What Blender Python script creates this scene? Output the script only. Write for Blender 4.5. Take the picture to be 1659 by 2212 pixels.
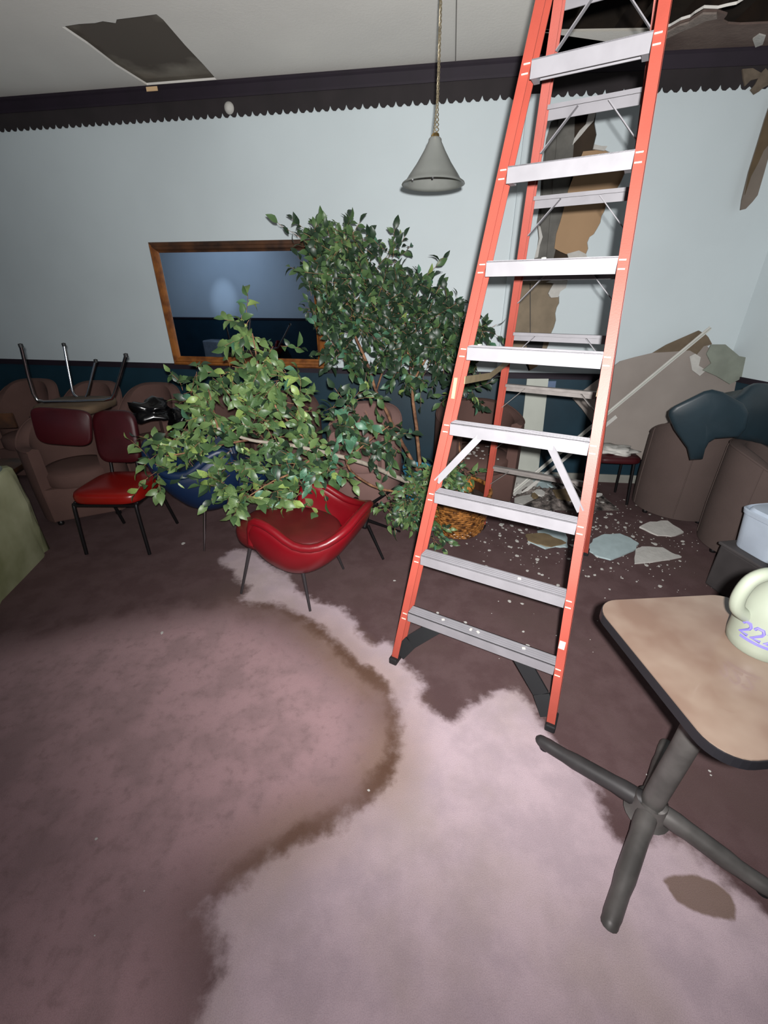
import bpy, bmesh, math, random
import numpy as np
from mathutils import Vector, Matrix, noise
from mathutils.geometry import tessellate_polygon, intersect_line_line
for o_ in list(bpy.data.objects): bpy.data.objects.remove(o_)
S = bpy.context.scene
COL = S.collection
PI = math.pi
# ---------------------------------------------------------------- camera
cd = bpy.data.cameras.new('camera'); cam = bpy.data.objects.new('camera', cd); COL.objects.link(cam)
pit, rol = 0.465309, 0.0024565
fw = Vector((0, math.cos(pit), -math.sin(pit))); rt = Vector((1, 0, 0)); up = rt.cross(fw)
r2 = math.cos(rol)*rt + math.sin(rol)*up; u2 = -math.sin(rol)*rt + math.cos(rol)*up
m3 = Matrix((r2, u2, -fw)).transposed()
cam.matrix_world = Matrix.Translation((0, 0, 1.69833)) @ m3.to_4x4()
cd.sensor_fit = 'HORIZONTAL'; cd.sensor_width = 36; cd.lens = 36*917.384/1659
cd.clip_start = 0.03
S.camera = cam
# ---------------------------------------------------------------- world, lights, exposure
W = bpy.data.worlds.new('world'); S.world = W; W.use_nodes = True
W.node_tree.nodes['Background'].inputs[0].default_value = (0.55, 0.62, 0.75, 1)
W.node_tree.nodes['Background'].inputs[1].default_value = 0.05
def spot(name, loc, target, watts, size, blend, col, radius):
    l = bpy.data.lights.new(name, 'SPOT'); l.energy = watts; l.spot_size = math.radians(size)
    l.spot_blend = blend; l.color = col; l.shadow_soft_size = radius
    o = bpy.data.objects.new(name, l); COL.objects.link(o); o.location = loc
    d = Vector(target) - Vector(loc); o.rotation_euler = d.to_track_quat('-Z', 'Y').to_euler()
    return o
# the photographer's torch, held just behind and above the lens
spot('torch_light', (0.03, -0.06, 1.76), (0.7, 3.0, 2.1), 600, 168, 1.0, (1.0, 0.985, 0.975), 0.02)
spot('added_floor_fill', (0.03, -0.06, 1.76), (0.55, 0.42, 0.0), 76, 150, 1.0, (1.0, 0.94, 0.97), 0.02)  # second spot added at the torch to brighten the floor
# added unseen spots that put a bluish glow on the wall the mirror shows
spot('added_far_spot', (-5.3, 0.6, 3.05), (-6.02, -1.18, 1.5), 90, 20, 1.0, (0.66, 0.78, 1.0), 0.01)
spot('added_far_fill', (-5.3, 0.9, 3.05), (-5.9, -1.18, 1.6), 120, 120, 1.0, (0.6, 0.74, 1.0), 0.05)
S.view_settings.view_transform = 'Standard'; S.view_settings.look = 'None'
S.view_settings.gamma = 1; S.view_settings.use_curve_mapping = False
S.view_settings.exposure = 0.0

# ---------------------------------------------------------------- materials
def srgb(r, g, b):
    f = lambda c: (c/255/12.92) if c/255 <= .04045 else ((c/255+.055)/1.055)**2.4
    return (f(r), f(g), f(b), 1)
def mat(name, col, rough=.6, metal=0, var=.0, scale=8, bump=0, bscale=60, spec=.5, col2=None, detail=4, trans=0, coat=0):
    m = bpy.data.materials.new(name); m.use_nodes = True; nt = m.node_tree; b = nt.nodes['Principled BSDF']
    b.inputs['Roughness'].default_value = rough; b.inputs['Metallic'].default_value = metal
    b.inputs['Specular IOR Level'].default_value = spec
    b.inputs['Transmission Weight'].default_value = trans
    b.inputs['Coat Weight'].default_value = coat
    tc = nt.nodes.new('ShaderNodeTexCoord')
    n = nt.nodes.new('ShaderNodeTexNoise'); n.inputs['Scale'].default_value = scale; n.inputs['Detail'].default_value = detail
    nt.links.new(tc.outputs['Object'], n.inputs['Vector'])
    mx = nt.nodes.new('ShaderNodeMix'); mx.data_type = 'RGBA'
    c = srgb(*col)
    c2 = srgb(*col2) if col2 else tuple(max(0, v*(1-var)) for v in c[:3])+(1,)
    rp = nt.nodes.new('ShaderNodeValToRGB'); rp.color_ramp.elements[0].position = .35; rp.color_ramp.elements[1].position = .65
    nt.links.new(n.outputs['Fac'], rp.inputs['Fac']); nt.links.new(rp.outputs['Color'], mx.inputs['Factor'])
    mx.inputs['A'].default_value = c; mx.inputs['B'].default_value = c2
    nt.links.new(mx.outputs['Result'], b.inputs['Base Color'])
    if bump:
        n2 = nt.nodes.new('ShaderNodeTexNoise'); n2.inputs['Scale'].default_value = bscale
        nt.links.new(tc.outputs['Object'], n2.inputs['Vector'])
        bp = nt.nodes.new('ShaderNodeBump'); bp.inputs['Strength'].default_value = bump; bp.inputs['Distance'].default_value = .01
        nt.links.new(n2.outputs['Fac'], bp.inputs['Height']); nt.links.new(bp.outputs['Normal'], b.inputs['Normal'])
    return m
M = {}
M['wall'] = mat('painted_wall', (205, 216, 219), .55, var=.06, scale=1.3, bump=.03, bscale=90)
M['teal'] = mat('teal_paint', (23, 54, 68), .5, var=.25, scale=3)
M['purple'] = mat('purple_trim', (30, 18, 33), .7, var=.3, scale=5)
M['crown'] = mat('dark_crown', (42, 36, 38), .8, var=.3, scale=5)
M['base_white'] = mat('pale_baseboard', (150, 150, 142), .5, var=.2, scale=7)
M['kraft'] = mat('kraft_paper', (168, 137, 104), .8, var=.1, scale=4)
M['taupe'] = mat('taupe_board', (138, 124, 104), .85, var=.2, scale=9)
M['stud'] = mat('grey_metal_stud', (112, 110, 104), .6, .2, var=.4, scale=7)
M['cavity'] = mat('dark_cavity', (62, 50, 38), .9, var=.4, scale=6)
M['joist'] = mat('old_joist_wood', (56, 40, 27), .85, var=.5, scale=5)
M['gypsum'] = mat('gypsum', (196, 194, 188), .85, var=.12, scale=20, bump=.2)
M['gypsum_blue'] = mat('painted_gypsum', (176, 194, 196), .7, var=.12, scale=14, bump=.05)
M['slab'] = mat('board_back_paper', (150, 141, 134), .85, var=.12, scale=3)
M['strip'] = mat('white_metal_strip', (214, 212, 206), .5, .1, var=.08)
M['board'] = mat('pale_board', (190, 194, 184), .6, var=.08, scale=5)
M['alu'] = mat('aluminium', (140, 138, 142), .6, .08, var=.12, scale=12, spec=.4)
M['alu_dusty'] = mat('dusty_aluminium', (138, 132, 128), .6, .25, var=.25, scale=16)
M['coral'] = mat('red_fibreglass', (170, 76, 62), .5, var=.14, scale=6, bump=.03, bscale=180)
M['rubber'] = mat('black_rubber', (24, 26, 28), .6, var=.2)
M['label_y'] = mat('yellow_sticker', (226, 196, 126), .5, var=.08)
M['label_w'] = mat('white_sticker', (226, 214, 196), .5, var=.08)
M['tan_metal'] = mat('dusty_spreader', (150, 134, 104), .6, .3, var=.2, scale=20)
M['wood'] = mat('oak_frame', (150, 92, 38), .4, col2=(104, 58, 24), scale=12)
M['wood_dark'] = mat('oak_frame_dark', (92, 58, 34), .5, col2=(48, 32, 24), scale=6)
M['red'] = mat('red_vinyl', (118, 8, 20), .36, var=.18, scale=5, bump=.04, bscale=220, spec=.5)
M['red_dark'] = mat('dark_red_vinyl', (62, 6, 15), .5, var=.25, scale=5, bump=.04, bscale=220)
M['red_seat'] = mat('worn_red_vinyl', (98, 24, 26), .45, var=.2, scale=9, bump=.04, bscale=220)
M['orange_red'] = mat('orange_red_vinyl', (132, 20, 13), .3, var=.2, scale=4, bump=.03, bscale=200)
M['blue'] = mat('navy_vinyl', (9, 34, 66), .45, var=.25, scale=5, bump=.03, bscale=200)
M['tealv'] = mat('teal_vinyl', (34, 50, 58), .45, var=.25, scale=4, bump=.03, bscale=200)
M['mauve'] = mat('mauve_upholstery', (100, 76, 70), .9, var=.14, scale=4, bump=.15, bscale=300, spec=.2)
M['mauve_r'] = mat('grey_mauve_upholstery', (88, 75, 71), .9, var=.12, scale=4, bump=.15, bscale=300, spec=.2)
M['mauve_p'] = mat('lit_mauve_upholstery', (138, 108, 102), .9, var=.14, scale=4, bump=.15, bscale=300, spec=.2)  # the mauve upholstery again, with brighter light put into its colour
M['black'] = mat('black_metal', (22, 20, 22), .45, .3, var=.2)
M['dgrey'] = mat('dark_grey_metal', (70, 66, 68), .4, .5, var=.2)
M['chrome'] = mat('chrome', (190, 190, 192), .18, 1.0, var=.1)
M['ped'] = mat('grey_pedestal', (102, 99, 96), .5, .3, var=.4, scale=9)
M['pedk'] = mat('black_pedestal', (64, 62, 62), .5, .3, var=.4, scale=9)
M['lam'] = mat('wood_laminate', (132, 117, 104), .3, col2=(110, 90, 78), scale=4.5, detail=3, coat=.3)
M['edge'] = mat('black_edging', (22, 22, 26), .5, var=.1)
M['jug'] = mat('cream_plastic', (130, 136, 122), .4, var=.05)
M['ink'] = mat('violet_ink', (110, 102, 176), .5, var=.15)
M['glass'] = mat('smoked_glass_shade', (150, 153, 148), .3, var=.1, scale=10, trans=.25)
M['brass'] = mat('brass', (196, 164, 104), .3, .9, var=.2)
M['cord'] = mat('gilt_cord', (150, 138, 112), .45, .4, var=.4, scale=60)
M['wicker'] = mat('golden_wicker', (168, 112, 56), .3, col2=(62, 36, 18), scale=34)
M['wickd'] = mat('dark_wicker', (60, 34, 22), .5, var=.4, scale=20)
M['soil'] = mat('soil', (52, 38, 28), .95, var=.4, scale=40, bump=.5)
M['potblue'] = mat('blue_pot', (64, 150, 184), .4, var=.1)
M['bark'] = mat('brown_bark', (158, 116, 84), .8, col2=(84, 54, 38), scale=18, bump=.3)
M['barkg'] = mat('pale_grey_bark', (168, 158, 144), .8, var=.25, scale=22, bump=.3)
M['green_box'] = mat('pale_green_cloth', (172, 174, 142), .8, col2=(118, 122, 84), scale=2.2, bump=.1, bscale=20)
M['grey_top'] = mat('dusty_grey_green', (124, 134, 130), .8, var=.25, scale=6)
M['plastic'] = mat('pale_blue_plastic', (190, 202, 216), .35, var=.15, scale=6)
M['sheet'] = mat('thin_plastic_sheet', (150, 158, 164), .4, var=.3, scale=9)
M['bag'] = mat('black_bag', (12, 12, 14), .22, var=.3)
M['wet'] = mat('wet_insulation', (26, 21, 20), .8, col2=(138, 128, 122), scale=13, bump=.8, bscale=60)
M['ochre'] = mat('ochre_paper', (122, 104, 76), .8, var=.25, scale=12)
M['orange'] = mat('orange_clay', (196, 124, 52), .6, var=.2)
M['mold'] = None
def leafmat(name, c, c2):
    m = mat(name, c, .42, col2=c2, scale=9, spec=.45)
    b = m.node_tree.nodes['Principled BSDF']; b.inputs['Subsurface Weight'].default_value = 0
    return m
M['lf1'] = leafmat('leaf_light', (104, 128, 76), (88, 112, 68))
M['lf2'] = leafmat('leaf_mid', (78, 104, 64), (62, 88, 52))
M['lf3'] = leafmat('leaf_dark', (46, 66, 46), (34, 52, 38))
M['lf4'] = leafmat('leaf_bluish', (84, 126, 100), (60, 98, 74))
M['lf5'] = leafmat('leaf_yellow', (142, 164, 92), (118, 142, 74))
def mirror_mat():
    m = bpy.data.materials.new('mirror_glass'); m.use_nodes = True; nt = m.node_tree; b = nt.nodes['Principled BSDF']
    b.inputs['Metallic'].default_value = 1; b.inputs['Roughness'].default_value = .015
    n = nt.nodes.new('ShaderNodeTexNoise'); n.inputs['Scale'].default_value = 3
    mx = nt.nodes.new('ShaderNodeMix'); mx.data_type = 'RGBA'; mx.inputs['A'].default_value = (.72, .78, .84, 1); mx.inputs['B'].default_value = (.62, .68, .74, 1)
    nt.links.new(n.outputs['Fac'], mx.inputs['Factor']); nt.links.new(mx.outputs['Result'], b.inputs['Base Color'])
    return m
M['mirror'] = mirror_mat()

# ---------------------------------------------------------------- mesh helpers
class MB:
    def __init__(s): s.v = []; s.f = []; s.mi = []
    def add(s, vs, fs, mi=0):
        b = len(s.v); s.v += [tuple(p) for p in vs]; s.f += [tuple(b+i for i in f) for f in fs]; s.mi += [mi]*len(fs)
    def box(s, c, d, R=None, mi=0, bev=0):
        R = R or Matrix.Identity(3); c = Vector(c); x, y, z = [k/2 for k in d]
        if bev <= 0:
            vs = [c + R @ Vector((a*x, b*y, e*z)) for a in (-1, 1) for b in (-1, 1) for e in (-1, 1)]
            s.add(vs, [(0,1,3,2), (4,6,7,5), (0,4,5,1), (2,3,7,6), (0,2,6,4), (1,5,7,3)], mi)
        else:
            bm = bmesh.new(); bmesh.ops.create_cube(bm, size=1)
            bmesh.ops.scale(bm, vec=d, verts=bm.verts)
            bmesh.ops.bevel(bm, geom=bm.edges[:], offset=bev, segments=2, affect='EDGES', profile=.5)
            s.add([c + R @ v.co for v in bm.verts], [[v.index for v in f.verts] for f in bm.faces], mi); bm.free()
    def beam(s, a, b, w, h, side=Vector((0, 0, 1)), mi=0, bev=0):   # bar from a to b, w across, h along 'side'
        a = Vector(a); b = Vector(b); ax = (b-a); L = ax.length; ax = ax.normalized()
        y = (side - ax*side.dot(ax)).normalized(); x = y.cross(ax)
        R = Matrix((x, y, ax)).transposed(); s.box((a+b)/2, (w, h, L), R, mi, bev)
    def tube(s, pts, rad, n=8, mi=0, cap=True):
        pts = [Vector(p) for p in pts]; k = len(pts)
        if not hasattr(rad, '__len__'): rad = [rad]*k
        nv = None; rings = []
        for i, p in enumerate(pts):
            t = ((pts[min(i+1, k-1)] - pts[max(i-1, 0)])).normalized()
            if nv is None:
                nv = t.orthogonal().normalized()
            else:
                nv = (nv - t*nv.dot(t)).normalized()
            bv = t.cross(nv)
            rings.append([p + (nv*math.cos(2*PI*j/n) + bv*math.sin(2*PI*j/n))*rad[i] for j in range(n)])
        vs = [q for r in rings for q in r]; fs = []
        for i in range(k-1):
            for j in range(n):
                fs.append((i*n+j, i*n+(j+1) % n, (i+1)*n+(j+1) % n, (i+1)*n+j))
        if cap: fs += [tuple(range(n))[::-1], tuple((k-1)*n+j for j in range(n))]
        s.add(vs, fs, mi)
    def lathe(s, prof, c=(0, 0, 0), n=24, mi=0, R=None, sx=1, sy=1):
        c = Vector(c); R = R or Matrix.Identity(3); vs = []; fs = []
        for r, z in prof:
            for j in range(n): vs.append(c + R @ Vector((r*sx*math.cos(2*PI*j/n), r*sy*math.sin(2*PI*j/n), z)))
        for i in range(len(prof)-1):
            for j in range(n): fs.append((i*n+j, i*n+(j+1) % n, (i+1)*n+(j+1) % n, (i+1)*n+j))
        s.add(vs, fs, mi)
    def prism(s, loops, f3, t0, t1, mi=0):    # loops: outer + holes (2-D); f3(a,b,t)->3-D
        flat = [p for l in loops for p in l]
        tri = tessellate_polygon([[Vector((p[0], p[1], 0)) for p in l] for l in loops]); n = len(flat)
        vs = [f3(p[0], p[1], t0) for p in flat] + [f3(p[0], p[1], t1) for p in flat]
        fs = [tuple(t) for t in tri] + [tuple(i+n for i in t)[::-1] for t in tri]
        b = 0
        for l in loops:
            k = len(l)
            for i in range(k): fs.append((b+i, b+(i+1) % k, n+b+(i+1) % k, n+b+i))
            b += k
        s.add(vs, fs, mi)
    def mesh(s, name, mats, smooth=None):
        me = bpy.data.meshes.new(name); me.from_pydata([tuple(v) for v in s.v], [], s.f)
        for m_ in (mats if isinstance(mats, (list, tuple)) else [mats]): me.materials.append(M[m_] if isinstance(m_, str) else m_)
        if any(s.mi): me.polygons.foreach_set('material_index', s.mi)
        me.update()
        bm = bmesh.new(); bm.from_mesh(me); bmesh.ops.recalc_face_normals(bm, faces=bm.faces); bm.to_mesh(me); bm.free()
        if smooth:
            me.shade_smooth()
            try: me.set_sharp_from_angle(angle=math.radians(smooth))
            except Exception: pass
        return me
    def build(s, name, mats, parent=None, smooth=None, subd=0, solid=0, **props):
        o = bpy.data.objects.new(name, s.mesh(name, mats, smooth)); COL.objects.link(o)
        if parent: o.parent = parent
        if solid:
            md = o.modifiers.new('solid', 'SOLIDIFY'); md.thickness = solid; md.offset = 0
        if subd:
            md = o.modifiers.new('sub', 'SUBSURF'); md.levels = subd; md.render_levels = subd
        for k, v in props.items(): o[k] = v
        return o
def thing(name, label, cat, loc=(0, 0, 0), rz=0, group=None):
    o = bpy.data.objects.new(name, None); COL.objects.link(o); o.location = loc; o.rotation_euler = (0, 0, rz)
    o['label'] = label; o['category'] = cat
    if group: o['group'] = group
    return o
def dup(o, parent=None, swap=None):
    c = o.copy(); COL.objects.link(c); c.parent = parent
    if swap and c.data and c.data.materials and c.data.materials[0].name in swap:
        key = o.data.name + '_' + swap[c.data.materials[0].name]
        if key in bpy.data.meshes: c.data = bpy.data.meshes[key]
        else:
            nm = c.data.copy(); nm.name = key; nm.materials[0] = M[swap[c.data.materials[0].name]] ; c.data = nm
    for ch in [x for x in bpy.data.objects if x.parent == o]: dup(ch, c, swap)
    return c
def catmull(P, n):
    P = [Vector(p) for p in P]; out = []
    for i in range(len(P)-1):
        a, b, c, d = P[max(i-1, 0)], P[i], P[i+1], P[min(i+2, len(P)-1)]
        for j in range(n):
            t = j/n
            out.append(.5*((2*b) + (c-a)*t + (2*a-5*b+4*c-d)*t*t + (3*b-a-3*c+d)*t**3))
    out.append(P[-1]); return out
def superell(hw, hd, p_, n=36): 
    out = []
    for i in range(n):
        a = 2*PI*i/n; ca, sa = math.cos(a), math.sin(a)
        out.append((hw*abs(ca)**(2/p_)*(1 if ca > 0 else -1), hd*abs(sa)**(2/p_)*(1 if sa > 0 else -1)))
    return out
def pad(c, hw, hd, layers, p_=4.5, f=lambda x, y, z: Vector((x, y, z))):
    n = 36; vs = []
    for sc, z in layers: vs += [f(x*sc, y*sc, z) for x, y in superell(hw, hd, p_)]
    fs = [(i*n+j, i*n+(j+1) % n, (i+1)*n+(j+1) % n, (i+1)*n+j) for i in range(len(layers)-1) for j in range(n)] + [tuple(range(n))[::-1], tuple((len(layers)-1)*n+j for j in range(n))]
    c.add(vs, fs)
rnd = random.Random(5)

# ---------------------------------------------------------------- room shell
TH1, TH2, ZC, ZB, ZD = -0.164927, -0.102913, 3.2583, 3.0497, 1.0755
E = Vector((1.08693, 4.22408, 0))
T1 = Vector((math.cos(TH1), math.sin(TH1), 0)); N1 = Vector((math.sin(TH1), -math.cos(TH1), 0))   # N points into the room
T2 = Vector((math.cos(TH2), math.sin(TH2), 0)); N2 = Vector((math.sin(TH2), -math.cos(TH2), 0))
def on1(s, z, off=0): return E + T1*s + N1*off + Vector((0, 0, z))
def on2(s, z, off=0): return E + T2*s + N2*off + Vector((0, 0, z))
SR = 2.02                                             # length of the right-hand section
RC = on2(SR, 0)                                       # room corner at the right
# ---- floor: carpet with a pale dried-out area, water stain rim and a brown spot
pale = [(-1.162,2.771),(-1.016,2.751),(-0.862,2.629),(-0.699,2.453),(-0.543,2.258),(-0.406,2.144),(-0.239,2.073),(-0.146,1.935),(-0.096,1.821),(-0.035,1.774),(0.003,1.817),(0.054,1.760),(0.106,1.666),(0.168,1.566),(0.219,1.480),(0.198,1.417),(0.235,1.353),(0.310,1.317),(0.379,1.379),(0.442,1.400),(0.509,1.453),(0.582,1.475),(0.652,1.459),(0.695,1.380),(0.715,1.282),(0.759,1.215),(0.788,1.111),(0.824,0.999),(0.843,0.912),(0.831,0.853),(0.846,0.827),(0.897,0.839),(0.965,0.849),(1.024,0.836),(1.071,0.808),(1.131,0.732),(1.206,0.636),(1.273,0.491),(0.948,0.147),(-0.511,0.145),(-0.481,0.305),(-0.493,0.392),(-0.498,0.443),(-0.477,0.488),(-0.487,0.530),(-0.532,0.576),(-0.585,0.613),(-0.566,0.647),(-0.517,0.683),(-0.469,0.714),(-0.437,0.750),(-0.365,0.793),(-0.293,0.836),(-0.215,0.872),(-0.142,0.910),(-0.076,0.954),(-0.029,1.006),(0.019,1.080),(0.043,1.170),(0.051,1.280),(0.042,1.378),(0.014,1.457),(-0.067,1.536),(-0.153,1.617),(-0.227,1.715),(-0.302,1.802),(-0.368,1.868),(-0.437,1.934),(-0.526,2.003),(-0.624,2.071),(-0.730,2.098),(-0.811,2.079),(-0.925,2.142),(-0.909,2.267),(-1.051,2.424),(-1.190,2.567)]
rim = [(-0.954,2.124),(-0.772,2.093),(-0.624,2.071),(-0.526,2.003),(-0.437,1.934),(-0.368,1.868),(-0.302,1.802),(-0.227,1.715),(-0.153,1.617),(-0.067,1.536),(0.014,1.457),(0.042,1.378),(0.051,1.280),(0.043,1.170),(0.019,1.080),(-0.029,1.006),(-0.076,0.954),(-0.142,0.910),(-0.215,0.872),(-0.293,0.836),(-0.365,0.793),(-0.437,0.750),(-0.496,0.701),(-0.528,0.665)]
rimw = [.15, .35, .4, .5, .7, .9, .9, 1, 1, .9, .7, .5, .7, 1, 1.1, .9, .5, .5, .7, .9, .8, .6, .5, .2]
midz = [(-3.239,1.475),(-2.082,1.726),(-1.692,1.910),(-1.259,2.026),(-0.899,2.057),(-0.626,1.954),(-0.324,1.731),(-0.064,1.457),(0.019,1.191),(-0.015,1.033),(-0.150,0.897),(-0.415,0.739),(-0.574,0.630),(-0.533,0.525),(-0.467,0.326),(-0.608,0.145),(-1.674,0.143)]
spotp = [(0.912,0.707),(0.961,0.719),(1.030,0.719),(1.084,0.698),(1.112,0.668),(1.107,0.633),(1.077,0.600),(1.020,0.607),(0.965,0.620),(0.926,0.650)]
def seg_d(P, poly, closed=True, w=None):
    best = np.full(len(P), 1e9); bw = np.zeros(len(P)); k = len(poly)
    for i in range(k if closed else k-1):
        a = np.array(poly[i]); b = np.array(poly[(i+1) % k]); ab = b-a
        t = np.clip(((P-a) @ ab)/(ab @ ab), 0, 1); d = np.linalg.norm(P - (a + t[:, None]*ab), axis=1)
        q = d < best; best[q] = d[q]
        if w is not None: bw[q] = (w[i]*(1-t) + w[i+1]*t)[q]
    return (best, bw) if w is not None else best
def inside(P, poly):
    r = np.zeros(len(P), bool); k = len(poly)
    for i in range(k):
        x1, y1 = poly[i]; x2, y2 = poly[(i+1) % k]
        if y1 == y2: continue
        c = ((y1 > P[:, 1]) != (y2 > P[:, 1])) & (P[:, 0] < (x2-x1)*(P[:, 1]-y1)/(y2-y1)+x1); r ^= c
    return r
gx = np.concatenate([[-11, -8, -5, -3.2, -2.2], np.arange(-1.6, 1.9, .02), [2.2, 2.7, 3.4]])
gy = np.concatenate([[-4, -2.5, -1], np.arange(-.4, 2.9, .02), [3.2, 4, 5, 6.2]])
GX, GY = np.meshgrid(gx, gy, indexing='ij'); P2 = np.stack([GX.ravel(), GY.ravel()], 1)
sd = seg_d(P2, pale); sd[~inside(P2, pale)] *= -1
rd, rw = seg_d(P2, rim, False, rimw); rd[inside(P2, pale)] *= 1.0
md_ = seg_d(P2, midz); md_[~inside(P2, midz)] *= -1
sp = seg_d(P2, spotp); sp[~inside(P2, spotp)] *= -1
nx, ny = len(gx), len(gy)
idx = np.arange(nx*ny).reshape(nx, ny)
faces = np.stack([idx[:-1, :-1].ravel(), idx[1:, :-1].ravel(), idx[1:, 1:].ravel(), idx[:-1, 1:].ravel()], 1)
fm = bpy.data.meshes.new('floor'); fm.from_pydata([(x, y, 0) for x, y in P2], [], faces.tolist())
for nm, arr in (('dry', sd), ('rimdist', rd), ('rimw', rw), ('spot', sp), ('midzone', md_)):
    a = fm.attributes.new(nm, 'FLOAT', 'POINT'); a.data.foreach_set('value', np.clip(arr, -2, 2).astype(np.float32))
def carpet():
    m = bpy.data.materials.new('stained_carpet'); m.use_nodes = True; nt = m.node_tree; b = nt.nodes['Principled BSDF']; L = nt.links.new
    b.inputs['Roughness'].default_value = .95; b.inputs['Specular IOR Level'].default_value = .15
    geo = nt.nodes.new('ShaderNodeNewGeometry')
    def nz(scale, detail=5, rough=.6):
        n = nt.nodes.new('ShaderNodeTexNoise'); n.inputs['Scale'].default_value = scale; n.inputs['Detail'].default_value = detail; n.inputs['Roughness'].default_value = rough
        L(geo.outputs['Position'], n.inputs['Vector']); return n.outputs['Fac']
    def at(nm): a = nt.nodes.new('ShaderNodeAttribute'); a.attribute_name = nm; return a.outputs['Fac']
    def mth(op, a, b_=None, c=None):
        n = nt.nodes.new('ShaderNodeMath'); n.operation = op
        for i, v in enumerate((a, b_, c)):
            if v is None: continue
            if isinstance(v, (int, float)): n.inputs[i].default_value = v
            else: L(v, n.inputs[i])
        return n.outputs[0]
    def mr(v, a, b_, c=0, d=1):
        n = nt.nodes.new('ShaderNodeMapRange'); n.interpolation_type = 'SMOOTHSTEP'; L(v, n.inputs[0])
        for i, k in enumerate((a, b_, c, d)): n.inputs[i+1].default_value = k
        return n.outputs[0]
    def mix(f, a, b_):
        n = nt.nodes.new('ShaderNodeMix'); n.data_type = 'RGBA'
        if isinstance(f, (int, float)): n.inputs['Factor'].default_value = f
        else: L(f, n.inputs['Factor'])
        for k, v in (('A', a), ('B', b_)):
            if isinstance(v, tuple): n.inputs[k].default_value = v
            else: L(v, n.inputs[k])
        return n.outputs['Result']
    big = nz(1.6, 4); mid = nz(5.5, 5); small = nz(22, 5); fine = nz(340, 2)
    dark = mix(mr(mid, .38, .62), srgb(88, 68, 68), srgb(98, 78, 78))
    dark = mix(mr(big, .45, .7), dark, srgb(90, 72, 70))
    dark = mix(mr(small, .6, .78, 0, .45), dark, srgb(78, 60, 60))
    midc = mix(mr(mid, .38, .62), srgb(168, 138, 140), srgb(152, 126, 127))
    midc = mix(mr(small, .5, .75, 0, .35), midc, srgb(120, 97, 97))
    dark = mix(mr(mth('ADD', at('midzone'), mth('MULTIPLY', mid, .3)), .0, .38), dark, midc)
    lite = mix(mr(mid, .35, .65), srgb(196, 176, 182), srgb(180, 162, 168))
    lite = mix(mr(big, .42, .66, 0, .55), lite, srgb(172, 156, 148))
    n1 = mth('MULTIPLY', mth('SUBTRACT', mid, .5), .16)
    n2 = mth('MULTIPLY', mth('SUBTRACT', small, .5), .045)
    d = mth('ADD', mth('ADD', at('dry'), n1), n2)
    f = mr(d, -.015, .055)
    c = mix(f, dark, lite)
    # ochre tint just inside the pale edge on the stain side
    rdn = mth('ADD', at('rimdist'), mth('ADD', mth('MULTIPLY', n1, .5), n2))
    och = mth('MULTIPLY', mth('MULTIPLY', mr(rdn, .22, .03), .45), at('rimw'))
    c = mix(och, c, srgb(146, 120, 98))
    rimf = mth('MULTIPLY', mth('MULTIPLY', mr(rdn, .06, .0), .8), at('rimw'))
    c = mix(rimf, c, srgb(90, 64, 50))
    s_ = mth('ADD', at('spot'), mth('MULTIPLY', n2, .35))
    c = mix(mth('MULTIPLY', mr(s_, -.004, .008), .8), c, srgb(104, 82, 62))
    c = mix(mth('MULTIPLY', mr(fine, .35, .7), .16), c, srgb(40, 30, 32))
    L(c, b.inputs['Base Color'])
    bp = nt.nodes.new('ShaderNodeBump'); bp.inputs['Strength'].default_value = .35; bp.inputs['Distance'].default_value = .006
    L(fine, bp.inputs['Height']); L(bp.outputs['Normal'], b.inputs['Normal'])
    return m
fm.materials.append(carpet())
fl = bpy.data.objects.new('floor', fm); COL.objects.link(fl); fl['kind'] = 'structure'
# ---- ceiling with two openings
holeL = [(-2.083,3.843),(-1.953,3.811),(-1.843,3.800),(-1.781,3.780),(-1.711,3.800),(-1.682,3.760),(-1.527,3.730),(-1.407,3.705),(-1.392,3.759),(-1.380,4.063),(-1.356,4.335),(-1.344,4.575),(-1.949,4.677),(-2.023,4.353),(-2.046,4.054)]
holeR = [(1.126,4.275),(1.030,3.893),(0.976,3.599),(0.884,3.285),(1.309,3.151),(1.993,3.316),(2.087,3.551),(2.076,3.595),(2.034,3.613),(1.995,3.636),(1.909,3.632),(1.889,3.687),(1.886,3.725),(1.847,3.755),(1.822,3.821),(1.782,3.868),(1.743,3.933),(1.750,4.060),(1.767,4.179),(1.315,4.260)]
corner_l = on1(-9.2, 0); BK = -2.15; n1v = Vector((0.16418, 0.98643, 0))
def backpt(s): return E + T1*s + N1*6.495
outer = [tuple(on1(-9.2, 0, -.1)[:2]), tuple(E[:2]), tuple((RC + T2*.1)[:2]), (3.97, -2.74), tuple(backpt(-9.2)[:2])]
c = MB(); c.prism([outer, holeL, holeR], lambda a, b, t: (a, b, t), ZC, ZC+.014)
M['ceil'] = mat('ceiling_board', (234, 231, 224), .9, col2=(225, 222, 216), scale=1.2, bump=.1, bscale=60)
ceil = c.build('ceiling', 'ceil', kind='structure')
# taped seam and panel line, board edges
seam = [(0.413,3.558),(0.520,4.312)]
d0 = Vector((*seam[0], 0)); d1 = Vector((*seam[1], 0)); dd = (d1-d0).normalized(); pp = Vector((-dd.y, dd.x, 0))
c = MB()
a0 = d0 - dd*1.5; q = [a0, d1+dd*.1, d1+dd*.1+pp*-.9, a0+pp*-.9]
c.prism([[tuple(v[:2]) for v in (a0, d1-dd*.02, d1-dd*.02-pp*.006, a0-pp*.006)]], lambda a, b, t: (a, b, t), ZC-.004, ZC)
c.build('trim_1', mat('seam_grey', (120, 116, 112), .9, var=.1), kind='structure')
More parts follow.
